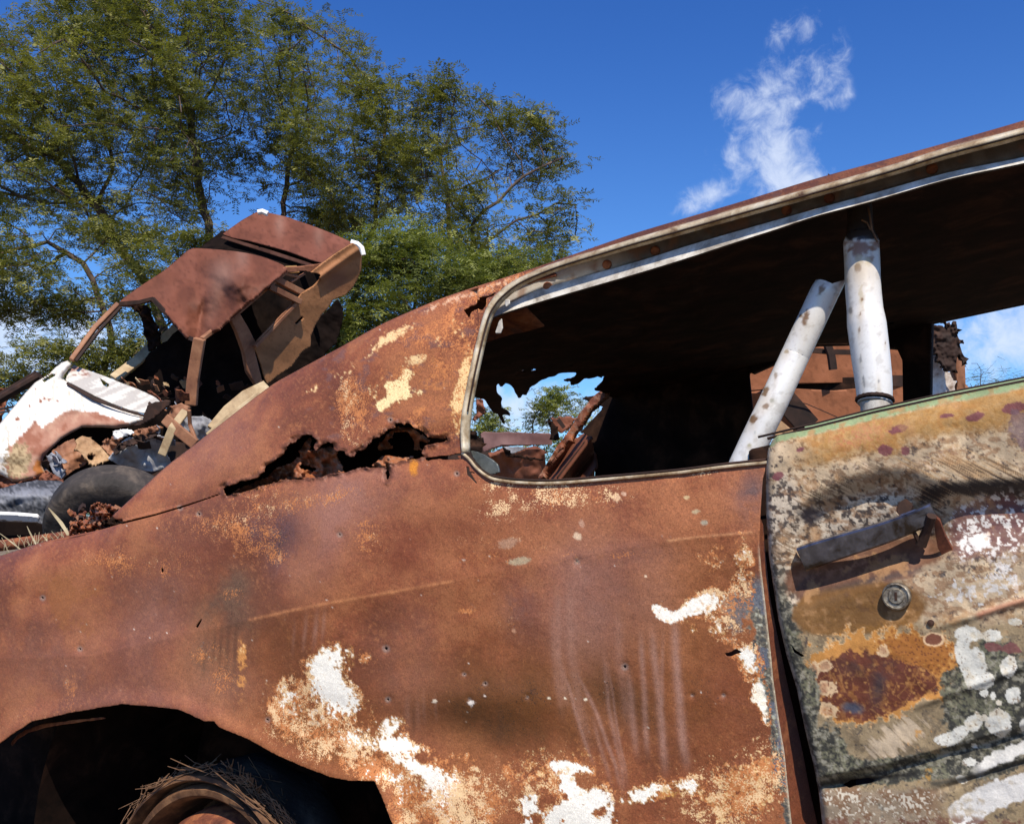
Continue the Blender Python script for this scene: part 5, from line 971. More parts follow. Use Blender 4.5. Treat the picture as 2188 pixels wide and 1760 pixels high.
# inside, seen through the screen opening
sheet('seat_back_frame', T1([(600, 545), (680, 540), (712, 600), (735, 680), (752, 740), (690, 745), (672, 660), (640, 590)]), lambda x, y: zpt(x, y, 9.7 + .1 * fbm(x / 10, y / 10, 2, 4)), interior_m, sed, 5, rag=3, solid=.03)
for pts_, w_, h_ in [([(835, 640, 9.9), (745, 715, 9.8)], .10, .04), ([(700, 740, 9.9), (640, 800, 9.7), (528, 886, 9.5)], .11, .04), ([(985, 1125, 8.3), (1060, 1035, 8.4), (1140, 968, 8.5), (1235, 922, 8.7)], .11, .05), ([(960, 1150, 8.2), (1060, 1065, 8.25), (1200, 955, 8.4)], .04, .06)]:
    g = MB(); wbeam(g, pts_, w_, h_); g.build('door_sill', tanf, sed, bevel=.01)
sheet('cabin_floor', T1([(740, 730), (835, 645), (912, 712), (1080, 600), (1110, 575), (1240, 455), (1385, 525), (1195, 740), (1240, 905), (1160, 1000), (1000, 1100), (870, 1060), (740, 1010), (620, 950), (525, 900), (640, 830), (690, 770)]), lambda x, y: zpt(x, y, 9.7 + .03 * fbm(x / 30, y / 30, 3, 8)), shade_black_m, sed, 5, rag=3, solid=.02)
def scraps(name, n, box, z0, z1, mats, parent, seed, size=(.05, .3), big=False):
    rr = random.Random(seed); gs = [MB() for _ in mats]
    for i in range(n):
        a = T1([(rr.uniform(box[0], box[2]), rr.uniform(box[1], box[3]))])[0]; p = zpt(*a, rr.uniform(z0, z1))[0]
        L = rr.uniform(*size); w = min(rr.uniform(.015, .07), L * .5)
        t = Vector((rr.gauss(0, 1), rr.gauss(0, 1), rr.gauss(0, .6))).normalized(); u = t.orthogonal().normalized(); v = t.cross(u)
        g = gs[i % len(mats)]; m = 5; V = []
        bend = rr.uniform(-.5, .5)
        for k in range(m):
            s = k / (m - 1) - .5; c = p + np.array(t) * L * s + np.array(u) * bend * L * s * s
            wd = w * (1 - .5 * abs(s)) * rr.uniform(.7, 1.2); V += [c + np.array(v) * wd, c + np.array(v) * -wd, c + np.array(v) * -wd + np.array(u) * .008, c + np.array(v) * wd + np.array(u) * .008]
        g.add(V, [(k * 4 + j, k * 4 + (j + 1) % 4, k * 4 + 4 + (j + 1) % 4, k * 4 + 4 + j) for k in range(m - 1) for j in range(4)] + [(0, 1, 2, 3), (4 * m - 4, 4 * m - 3, 4 * m - 2, 4 * m - 1)])
    for g, m in zip(gs, mats):
        if g.v: tag(g.build(name, m, parent), kind='stuff')
scraps('floor_debris', 22, (570, 880, 980, 990), 9.2, 9.5, [rust_m, rust_dk, rb, tanf], sed, 5, (.04, .16))
scraps('floor_debris', 10, (1000, 900, 1200, 1060), 9.0, 9.3, [rust_m, rust_dk, rb], sed, 6, (.04, .14))
scraps('cowl_debris', 7, (700, 930, 900, 1080), 8.3, 8.6, [rust_m, rb, grey_m], sed, 7, (.05, .2))
# front: bonnet and fender in chalky white with a rust patch, scuttle panel
HP = plane3((143, 770, 8.8), (318, 889, 8.6), (0, 1000, 7.85))
FEND = T1([(310, 803), (337, 817), (312, 850), (288, 885), (330, 910), (440, 975), (540, 1020), (620, 1050), (668, 1062), (705, 1062), (660, 1085), (600, 1106), (545, 1118), (480, 1112), (380, 1112), (335, 1135), (285, 1165), (240, 1208), (205, 1245), (195, 1290), (215, 1325), (160, 1350), (100, 1366), (60, 1364), (20, 1340), (-10, 1330), (-60, 1340), (-300, 1360), (-300, 1240), (-120, 1170), (0, 1092), (60, 1020), (110, 960), (160, 905), (225, 865), (255, 835), (285, 812)])
def fcol(x, y, V):
    n = fbm(x / 26, y / 26, 5, 640, .6); n2 = fbm(x / 6, y / 6, 4, 641, .6); c = np.tile(L3(.68, .655, .60), (len(x), 1))
    c = mixc(c, (.60, .50, .40), ss(n2, .72, .9) * .5); c = mixc(c, (.58, .55, .50), ss(n, .55, .8) * .6); c = mixc(c, (.45, .30, .2), ss(fbm(x / 3, y / 14, 3, 645), .70, .85) * .5)
    P = T1([(28, 1290), (40, 1200), (110, 1150), (160, 1090), (195, 1110), (240, 1070), (330, 1025), (400, 1035), (440, 1045), (500, 1060), (560, 1080), (600, 1090), (690, 1062), (600, 1125), (380, 1130), (240, 1240), (220, 1400), (60, 1400)])
    m = ss(sdf(x, y, P) + 10 * (n - .5) + 7 * (n2 - .5), -.5, 1.5)
    c = mixc(c, (.34, .17, .115), m); c = mixc(c, (.25, .10, .06), m * ss(n, .5, .8)); c = mixc(c, (.42, .25, .17), m * ss(n, .45, .25) * .7)
    f = ss(gb(x, y, *tx(85, 1270), 32, 42, 10) + (n2 - .5) * .6, .35, .6); c = mixc(c, (.40, .31, .17), f * .85); c = mixc(c, (.16, .10, .05), f * ss(n2, .5, .7) * .8)
    f = ss(gb(x, y, *tx(185, 1300), 16, 20, 0) + (n2 - .5) * .4, .4, .6); c = mixc(c, (.34, .12, .03), f)
    for a, b, r in [(80, 1075, 3.2), (205, 980, 3), (190, 990, 3), (230, 985, 2.6), (165, 935, 2), (135, 1010, 2), (270, 990, 2)]: c = mixc(c, (.22, .08, .04), ss(r * 1.5 - np.hypot(x - tx(a, b)[0], y - tx(a, b)[1]) + (n2 - .5) * 4, 0, 1.5))
    c = mixc(c, (.60, .52, .40), ss(sdf(x, y, FEND), 5, 0) * .6)
    return c
def fendmap(x, y):
    P = onp(HP)(x, y); s = sdf(x, y, FEND); r = ray(x, y); off = -.12 * ss(y, 960, 1010) * ss(x, 200, 20) - .10 * (1 - np.sqrt(np.clip(1 - (1 - np.clip(s / 16, 0, 1)) ** 2, 0, 1))) - .06 * gb(x, y, *tx(330, 1080), 80, 26, -20) + .03 * (fbm(x / 30, y / 30, 3, 66) - .5)
    return P + r * (-off / (np.abs(r @ HP[1]) + .25))[:, None]
sheet('front_fender', FEND, fendmap, bgm, sed, 3.2, [(T1([(195, 890), (240, 862), (262, 866), (205, 905)]), .8)], colf=fcol, solid=.012)
sheet('scuttle_panel', T1([(303, 893), (318, 850), (340, 822), (370, 835), (480, 872), (560, 905), (640, 935), (700, 962), (745, 978), (742, 1000), (700, 1000), (690, 1020), (668, 1045), (600, 1030), (520, 1000), (440, 965), (340, 912)]), onp((HP[0] + XF * .12, HP[1])), bgm, sed, 3.2, [(T1([(460, 880), (508, 912), (500, 926), (478, 916)]), .4)], solid=.012,
      colf=lambda x, y, V: mixc(mixc(np.tile(L3(.40, .375, .345), (len(x), 1)), (.26, .14, .11), ss(gb(x, y, *tx(365, 855), 22, 14, 20) + .5 * (fbm(x / 8, y / 8, 3, 3) - .5), .35, .55)), (.62, .60, .54), ss(fbm(x / 22 + y / 9, y / 22, 3, 660), .5, .62) * .8))
sheet('wiper_channel', T1([(310, 900), (440, 970), (560, 1020), (670, 1052), (672, 1062), (560, 1030), (430, 984), (306, 910)]), onp((HP[0] - XF * .02, HP[1])), rust_dk, sed, 4, solid=.01)
sheet('cowl_end', T1([(668, 1050), (680, 1010), (720, 990), (790, 985), (778, 1010), (740, 1050), (700, 1075), (640, 1108), (600, 1108), (660, 1080)]), lambda x, y: zpt(x, y, 8.3), rust_dk, sed, 4, rag=2, solid=.03)
# under the fender: brackets, crumpled liners, struts
def plate(name, pts, z, mat, wob=.08, rag=1.5, k=12, seed=0, solid=.012, holes=(), conv=T1, step=3.2, parent=sed):
    z0, zx, zy = z if isinstance(z, tuple) else (z, 0, 0); P = conv(pts); cx = sum(p[0] for p in P) / len(P); cy = sum(p[1] for p in P) / len(P)
    return sheet(name, P, lambda x, y: zpt(x, y, z0 + zx * (x - cx) / 100 + zy * (y - cy) / 100 + wob * fbm(x / k, y / k, 3, seed + 70)), mat, parent, step, holes, rag=rag, solid=solid, seed=seed)
plate('engine_bay_wall', [(240, 1170), (335, 1095), (400, 1070), (560, 1070), (700, 1050), (800, 1010), (900, 1000), (1000, 1100), (920, 1200), (740, 1320), (200, 1420), (60, 1400), (120, 1340), (180, 1300), (180, 1210), (230, 1150)], 8.75, shade_black_m, .03, 1, 40, 1)
plate('fender_liner', [(520, 1230), (560, 1180), (600, 1150), (640, 1165), (740, 1150), (780, 1180), (770, 1230), (800, 1290), (700, 1320), (560, 1290), (500, 1260)], (8.2, .3, .3), liner_m, .16, 2, 40, 2)
plate('battery_bracket', [(350, 1170), (380, 1148), (420, 1160), (470, 1200), (520, 1262), (430, 1285), (400, 1260), (340, 1200)], (8.1, .2, -.3), tan_m, .05, 1, 15, 3, .03, [(circ(*tx(422, 1245), 9), 0), (T1([(325, 1190), (350, 1180), (360, 1195), (345, 1215), (320, 1200)]), .5)])
plate('inner_fender_plate', [(250, 1215), (300, 1180), (345, 1160), (360, 1200), (410, 1270), (330, 1320), (290, 1350), (250, 1300), (215, 1260)], (8.15, .3, -.2), rb, .07, 1, 22, 4)
plate('suspension_arm', [(215, 1250), (240, 1225), (262, 1250), (300, 1330), (275, 1360), (245, 1320)], 8.0, grey_m, .05, 1, 18, 5, .04)
plate('chassis_bracket', [(470, 1200), (500, 1170), (560, 1160), (545, 1190), (525, 1240), (500, 1235)], 8.2, rb, .08, 1, 12, 6, .03)
plate('torn_white_flange', [(525, 1130), (570, 1118), (610, 1122), (625, 1140), (560, 1160), (530, 1170), (520, 1150)], 8.05, white_m, .05, 1.5, 12, 7)
plate('hinge_pillar', [(770, 1075), (800, 1010), (840, 1000), (875, 1010), (860, 1050), (800, 1110), (760, 1080)], 8.1, rb, .06, 1, 24, 8, .04)
plate('inner_sill_plate', [(830, 1085), (870, 1060), (940, 1060), (1000, 1090), (960, 1150), (880, 1200), (850, 1130)], 8.5, liner_m, .08, 1, 24, 9)
plate('liner_fold', [(520, 1215), (570, 1180), (650, 1145), (735, 1140), (700, 1165), (600, 1195), (530, 1240)], 8.0, rust_dk, .1, 1.5, 12, 10)
plate('exhaust_shield', [(620, 1125), (740, 1100), (780, 1115), (700, 1140), (610, 1150)], 8.1, rb, .1, 2, 12, 11)
plate('lower_fender_fold', [(-300, 1340), (0, 1325), (60, 1355), (150, 1350), (215, 1310), (300, 1360), (280, 1400), (120, 1420), (0, 1440), (-300, 1470)], 7.95, rust_plain, .1, 1, 14, 33)
g = MB(); wbeam(g, [(860, 1035, 8.1), (800, 1115, 8.0), (750, 1240, 8.0)], .07, .03); g.build('yellow_strut', tanf, sed, bevel=.008)
g = MB(); wbeam(g, [(765, 1070, 8.05), (830, 1130, 8.0), (905, 1190, 8.0)], .09, .04); g.build('cross_strut', rb, sed, bevel=.008); g = MB(); wbeam(g, [(875, 1030, 8.0), (880, 1100, 8.05), (910, 1180, 8.0)], .03, .03); g.build('cross_strut', rb, sed, bevel=.008)
scraps('engine_bay_debris', 8, (640, 1110, 860, 1250), 8.05, 8.4, [rust_dk, rb, grey_m, rust_dk], sed, 9, (.04, .16))
scraps('suspension_debris', 14, (210, 1220, 300, 1340), 7.9, 8.2, [rust_dk, grey_m, rb], sed, 10, (.04, .14))
# hidden bulk so that the shell has a far side and a rear wheel
plate('tail_underside', [(1430, 640), (1480, 600), (1560, 520), (1590, 560), (1585, 640), (1560, 720), (1480, 800), (1380, 860), (1240, 960), (1150, 1000), (1200, 880), (1300, 800), (1400, 700)], 10.4, shade_black_m, .04, 2, 24, 12)
white_b = MB(); 
for pts_ in [[(1195, 117, 10.7), (1215, 113, 10.7), (1240, 124, 10.7)], [(1625, 256, 10.0), (1655, 264, 10.0), (1674, 282, 10.0), (1682, 315, 10.0)]]:
    white_b = MB(); white_b.tube([zpt(*tx(a, b), c_)[0] for a, b, c_ in pts_], .03, 8); white_b.build('tail_trim', white_m, sed, True)

# ================================================================== PILE IN FRONT OF THE SEDAN
tyre = MB(); tc = zpt(*Q1([(960, 1452)])[0], 5.0)[0]; tax = cam3(.10, -.50, -.86)
prof = []
for k in range(33):
    a = 2 * math.pi * k / 32; r = .255 + .088 * (np.sign(math.cos(a)) * abs(math.cos(a)) ** .55); h = .10 * (np.sign(math.sin(a)) * abs(math.sin(a)) ** .6); prof.append((r, h))
def tread(a, j):
    c_ = math.cos(2 * math.pi * j / 32)
    return (-.014 if (c_ > .3 and j % 4 == 0) else 0) + (.006 * (1 if math.sin(a * 60) > 0 else -1) if .1 < c_ < .62 else 0)
tyre.lathe(tc, tax, prof, 240, jit=tread)
ty = tyre.build('tyre', rubber_m, None, True); tag(ty, 'dark bald rubber tyre lying under the white fender of the tipped sedan', 'tyre')
gf = empty('dark_car_panel', zpt(60, 1140, 5.2)[0] , 'dark speckled grey car panel with white edge strip, left of the tyre', 'car panel')
def gcol(x, y, V):
    n = fbm(x / 26, y / 18, 3, 680, .5); n2 = fbm(x / 2.5, y / 2.5, 2, 681); c = np.tile(L3(.045, .046, .050), (len(x), 1)); s = gb(x, y, *Q1([(200, 1190)])[0], 90, 22, -8)
    c = mixc(c, (.30, .31, .34), ss(s * .9 + (n - .5) * .3 + (n2 - .5) * .5, .25, .8) * .7); c = mixc(c, (.16, .16, .17), ss(n2, .55, .75) * .6); return c
sheet('panel_shell', Q1([(-400, 1160), (0, 1128), (150, 1085), (300, 1063), (500, 1068), (560, 1100), (500, 1200), (440, 1300), (405, 1450), (410, 1560), (250, 1590), (-400, 1620)]), lambda x, y: zpt(x, y, 5.25 + .35 * ss(y, 1060, 1020) - .5 * ss(y, 1060, 1120) * 0 + .04 * fbm(x / 20, y / 20, 2, 6)), bgm_fine, gf, 4, rag=1, colf=gcol, solid=.01)
sheet('white_edge_strip', Q1([(-400, 1330), (0, 1343), (150, 1350), (300, 1363), (316, 1380), (318, 1405), (300, 1412), (150, 1400), (0, 1388), (-400, 1372)]), lambda x, y: zpt(x, y, 4.9 + .002 * (y - 1100)), white_m, gf, 3, [(circ(*Q1([(244, 1380)])[0], 1.8), 0), (circ(*Q1([(280, 1386)])[0], 1.8), 0)], solid=.02)
sheet('under_panel', Q1([(-400, 1390), (0, 1400), (300, 1410), (380, 1440), (400, 1560), (200, 1600), (-400, 1640)]), lambda x, y: zpt(x, y, 5.0), shade_black_m, gf, 6, solid=.01)
# low pile of flattened bodies that carries the sedan, the tyre and the panel
pile = empty('flattened_wreck', (-2.6, 6.6, 0), 'low flattened rusty car body lying under the tyre and the tipped sedan', 'car')
def slab(name, x0, x1, y0, y1, z0, z1, mat, seed):
    nx, ny = 24, 20; V = []; F = []
    for t, z in ((0, z1), (1, z0)):
        for j in range(ny + 1):
            for i in range(nx + 1):
                x = x0 + (x1 - x0) * i / nx; y = y0 + (y1 - y0) * j / ny
                V.append((x, y, z + (.22 * (float(fbm(np.array([x * 1.3]), np.array([y * 1.3]), 3, seed)[0]) - .6) if t == 0 else 0)))
    m = (nx + 1) * (ny + 1); id_ = lambda t, i, j: t * m + j * (nx + 1) + i
    for j in range(ny):
        for i in range(nx): F += [(id_(0, i, j), id_(0, i + 1, j), id_(0, i + 1, j + 1), id_(0, i, j + 1)), (id_(1, i, j), id_(1, i, j + 1), id_(1, i + 1, j + 1), id_(1, i + 1, j))]
    for i in range(nx): F += [(id_(0, i, 0), id_(1, i, 0), id_(1, i + 1, 0), id_(0, i + 1, 0)), (id_(0, i, ny), id_(0, i + 1, ny), id_(1, i + 1, ny), id_(1, i, ny))]
    for j in range(ny): F += [(id_(0, 0, j), id_(0, 0, j + 1), id_(1, 0, j + 1), id_(1, 0, j)), (id_(0, nx, j), id_(1, nx, j), id_(1, nx, j + 1), id_(0, nx, j + 1))]
    return mesh_obj(name, V, F, mat, pile, smooth=False)
slab('crushed_body', -4.6, -1.0, 4.5, 8.4, .05, .48, rust_dk, 5); slab('crushed_roof', -3.4, -.2, 8.6, 11.4, .05, 1.6, rust_dk, 6)
# rusty scraps right behind the torn fender edge
tip = lambda k: (lambda x, y: A(x, y, k + .06 * fbm(x / 8, y / 8, 3, 12)))
sheet('torn_deck_edge', Q1([(560, 1530), (600, 1440), (650, 1400), (720, 1380), (745, 1330), (740, 1290), (800, 1252), (880, 1262), (960, 1290), (1010, 1350), (960, 1360), (870, 1385), (810, 1400), (800, 1430), (850, 1450), (960, 1455), (900, 1480), (760, 1500), (640, 1525)]), tip(.12), panel_m, root, 2.6, [(Q1([(720, 1395), (770, 1360), (785, 1400), (740, 1425)]), 1)], rag=2.5, colf=rcol, solid=.004)
sheet('inner_tip_shadow', Q1([(800, 1470), (820, 1400), (900, 1370), (1010, 1350), (1060, 1380), (960, 1470)]), tip(.2), interior_m, root, 3, rag=2, solid=.004)
scraps('flaked_rust', 40, (330, 1480, 560, 1600), 2.3, 2.6, [rust_m, rust_dk, rb], root, 11, (.006, .025))
pole = MB(); pole.tube([zpt(*Q1([(-500, 1640)])[0], 4.4)[0], zpt(*Q1([(0, 1602)])[0], 4.3)[0], zpt(*Q1([(420, 1545)])[0], 4.2)[0], zpt(*Q1([(900, 1480)])[0], 4.1)[0]], .025, 10)
tag(pole.build('iron_rod', rust_m, None, True), 'thin rusty iron rod lying low behind the coupe fender at the left edge', 'rod')
# dry grass
g = MB(); rr = random.Random(3)
def blade(g, pts, w):
    P = [zpt(*Q1([(a, b)])[0], z)[0] for a, b, z in pts]; V = []
    for i, p in enumerate(P):
        k = w * math.sin(math.pi * (i + .4) / (len(P) + .2)); V += [p + XR * k + XU * k * .3, p - XR * k - XU * k * .3, p + XF * .3 * k]
    g.add(V, [(i * 3 + a, i * 3 + (a + 1) % 3, i * 3 + 3 + (a + 1) % 3, i * 3 + 3 + a) for i in range(len(P) - 1) for a in range(3)])
blade(g, [(400, 1290, 2.9), (450, 1350, 2.9), (500, 1410, 2.88), (545, 1480, 2.86), (590, 1570, 2.8)], .0055)
blade(g, [(222, 1440, 3), (245, 1490, 3), (275, 1550, 3), (310, 1620, 2.9)], .0025); blade(g, [(0, 1500, 3), (80, 1560, 3), (180, 1640, 2.9)], .0025); blade(g, [(345, 1510, 3), (380, 1550, 3), (420, 1600, 2.9)], .0025)
for i in range(60):
    x0 = rr.uniform(-300, 560); y0 = 1640 - .18 * max(x0, 0) + rr.uniform(0, 40); hgt_ = rr.uniform(20, 120); dx = rr.uniform(-70, 70); z = rr.uniform(2.6, 3.8)
    blade(g, [(x0, y0, z), (x0 + dx * .3, y0 - hgt_ * .5, z), (x0 + dx, y0 - hgt_, z)], .0010)
tag(g.build('dry_grass', dryg_m, None, True), 'pale dry grass blades', 'grass', kind='stuff')
# bars at the left edge
g = MB(); z = 7.5
for (a, b, c_, d_, r) in [((-300, 520), (0, 395), (330, 205), 9.6, .045), ((-300, 480), (0, 360), (300, 180), 9.8, .025)]:
    g.tube([zpt(*Q1([a])[0], d_)[0], zpt(*Q1([b])[0], d_)[0], zpt(*Q1([c_])[0], d_)[0]], r, 8)
fr = g.build('bent_frame', rust_dk, None, True); tag(fr, 'dark rusty bars of a wrecked frame at the left edge above the white fender', 'car frame')
g = MB(); g.tube([zpt(*Q1([(-300, 520)])[0], 9.6)[0], zpt(*Q1([(0, 478)])[0], 9.6)[0], zpt(*Q1([(200, 440)])[0], 9.6)[0]], .012, 6); g.tube([zpt(*Q1([(-300, 560)])[0], 9.6)[0], zpt(*Q1([(0, 505)])[0], 9.6)[0], zpt(*Q1([(120, 490)])[0], 9.6)[0]], .010, 6); g.build('chrome_strip', chrome_m, fr, True)
scr = plate('rust_panel', [(-300, 300), (0, 300), (100, 320), (60, 420), (0, 620), (-300, 700)], 9.9, rust_plain, .1, 3, 12, 31, parent=fr, conv=Q1)

# ================================================================== WRECKS SEEN THROUGH THE COUPE
wr = empty('distant_rusty_car', zpt(1750, 950, 4.6)[0] * L3(1, 1, 0), 'orange-brown rusty car panels seen through the side window behind the silver tubes', 'car')
def cw(z): return lambda x, y: zpt(x, y, z + .10 * fbm(x / 60, y / 40, 2, 15))
def wcol(x, y, V):
    c = bcol((.27, .100, .045), .5, seed=31)(x, y, V); a, b = Q3([(370, 640)])[0]; return c
W1 = Q3([(100, 495), (125, 495), (180, 465), (250, 440), (420, 432), (560, 330), (610, 286), (700, 282), (900, 284), (1100, 300), (1300, 320), (1300, 545), (1000, 565), (780, 575), (480, 585), (140, 640)])
sheet('upper_panel', W1, lambda x, y: zpt(x, y, 4.62 + .001 * (x - 1700)), bgm, wr, 5, colf=wcol, solid=.02)
sheet('lower_panel', Q3([(130, 655), (300, 640), (480, 618), (760, 632), (1000, 610), (1300, 590), (1300, 980), (200, 980), (150, 760)]), lambda x, y: zpt(x, y, 4.55 - .0005 * (x - 1700) + .15 * ss(x - y, 850, 700)), bgm, wr, 5, colf=wcol, solid=.02)
sheet('seam_backing', Q3([(140, 560), (1300, 520), (1300, 660), (140, 700)]), lambda x, y: zpt(x, y, 4.72), interior_m, wr, 10, solid=.01)
def zb(g, conv, pts, z, w, h):
    P = [zpt(*conv([(a, b)])[0], z)[0] for a, b in pts]; g.tube(P, h / 1.414, 4, True, w / h, XF)
for nm_, pts_, z_, w_ in [('panel_bar', [(600, 338), (740, 350), (900, 352)], 4.5, .022), ('panel_bar', [(1150, 560), (1260, 562)], 4.45, .05), ('dark_brace', [(400, 700), (500, 810), (580, 900)], 4.45, .10), ('hanging_hook', [(715, 300), (740, 370), (748, 420), (755, 480)], 4.46, .03)]:
    g = MB(); zb(g, Q3, pts_, z_, w_, .03); g.build(nm_, rust_dk, wr)
sheet('bright_corner', Q3([(335, 880), (370, 850), (430, 900), (470, 930), (330, 960)]), cw(4.3), tan_m, wr, 4, solid=.01)
g = MB(); zb(g, Q3, [(430, 700), (560, 730), (700, 790), (790, 830)], 4.42, .004, .004); g.build('thin_cable', rust_dk, wr)
for px in (1620, 1780, 1930): p = zpt(px, 1000, 4.7)[0]; lg = MB(); lg.beam((p[0], p[1], 0), (p[0], p[1], p[2]), .12, .12, XF); lg.build('support_leg', rust_dk, wr)
pg = []
def post(pts, z, mat, lab, th=.05, rag=.7, conv=Q3, nm='weathered_post'):
    P = conv(pts); 
    lo = [(P[-1][0], 1250), (P[-2][0], 1250)] if False else []
    o = sheet(nm, P, lambda x, y: zpt(x, y, z + .015 * fbm(x / 15, y / 40, 2, 9)), mat, None, 2.6, rag=rag, solid=th); tag(o, lab, 'post'); return o
post([(1455, 150), (1490, 150), (1500, 330), (1545, 420), (1580, 560), (1600, 760), (1600, 3010), (1465, 3010), (1462, 700), (1455, 560), (1430, 500), (1420, 300)], 5.0, wood_m, 'tall post with peeling white paint just right of the dark window pillar')
post([(1575, 470), (1600, 500), (1660, 500), (1668, 760), (1668, 3010), (1590, 3010), (1588, 700)], 5.2, wood_m, 'pale narrow board between the peeling white post and the brown post', .04)
post([(1655, 340), (1700, 360), (1722, 450), (1732, 640), (1738, 3010), (1672, 3010), (1665, 700), (1660, 500)], 5.05, rb, 'slim purplish brown post at the right of the broken posts, against the sky', .05)
ch = sheet('charred_timber', Q3([(1490, 160), (1560, 155), (1590, 190), (1575, 115), (1588, 130), (1600, 180), (1610, 120), (1622, 180), (1632, 122), (1660, 125), (1664, 200), (1690, 310), (1710, 380), (1758, 400), (1740, 412), (1712, 430), (1690, 390), (1680, 350), (1665, 400), (1655, 480), (1600, 495), (1575, 460), (1530, 400), (1510, 330), (1490, 300)]), lambda x, y: zpt(x, y, 4.9 + .02 * fbm(x / 12, y / 12, 2, 3)), rust_dk, None, 2.0, rag=.8, solid=.03)
tag(ch, 'splintered charred timber bridging the tops of the broken posts', 'timber')
# low wrecks in the torn rear window
w2 = empty('far_crushed_car', zpt(1100, 1000, 5.5)[0] * L3(1, 1, 0), 'dull purple-brown crushed car body low in the torn rear window opening', 'car')
prp = mottled('purple_brown_metal', [(.3, (.10, .045, .040)), (.55, (.17, .085, .075)), (.8, (.24, .14, .12))], 3, .6, fine=40)
plate('body_band', [(280, 880), (320, 850), (700, 860), (1180, 870), (1200, 1020), (900, 1025), (560, 1020), (440, 1060), (320, 1120), (300, 1000)], 5.4, prp, .03, .6, 70, 21, .03, parent=w2, conv=Q2)
plate('lower_body', [(400, 1180), (560, 1100), (700, 1130), (900, 1060), (1100, 1080), (1140, 1500), (380, 1500)], (5.8, .3, .2), rust_plain, .12, .8, 50, 22, .03, parent=w2, conv=Q2)
plate('grey_flap', [(580, 1040), (700, 1045), (880, 1050), (800, 1090), (700, 1130), (600, 1120)], 5.6, grey_m, .05, .6, 50, 23, parent=w2, conv=Q2)
plate('dark_gap', [(560, 1040), (600, 1060), (700, 1150), (1080, 1200), (1070, 1220), (880, 1200), (700, 1180), (600, 1180)], 5.35, interior_m, .05, 1, 20, 24, parent=w2, conv=Q2)
plate('corner_block', [(1175, 690), (1280, 870), (1200, 960), (1178, 940)], 5.2, interior_m, .02, .5, 20, 25, .05, parent=w2, conv=Q2)
plate('corner_plate', [(1178, 685), (1450, 660), (1500, 700), (1330, 870), (1290, 870)], 5.25, rust_plain, .02, .5, 20, 26, .05, parent=w2, conv=Q2)
g = MB(); zb(g, Q2, [(1270, 690), (1350, 800)], 5.15, .02, .02); g.build('plate_rib', rust_dk, w2)
plate('left_flank', [(130, 880), (200, 890), (290, 960), (310, 1110), (140, 1100)], 5.0, interior_m, .05, 1, 20, 27, .03, parent=w2, conv=Q2)
plate('orange_edge', [(215, 430), (320, 440), (330, 560), (300, 640), (200, 720), (230, 560)], 5.6, rust_plain, .05, 1, 20, 28, .02, parent=w2, conv=Q2)

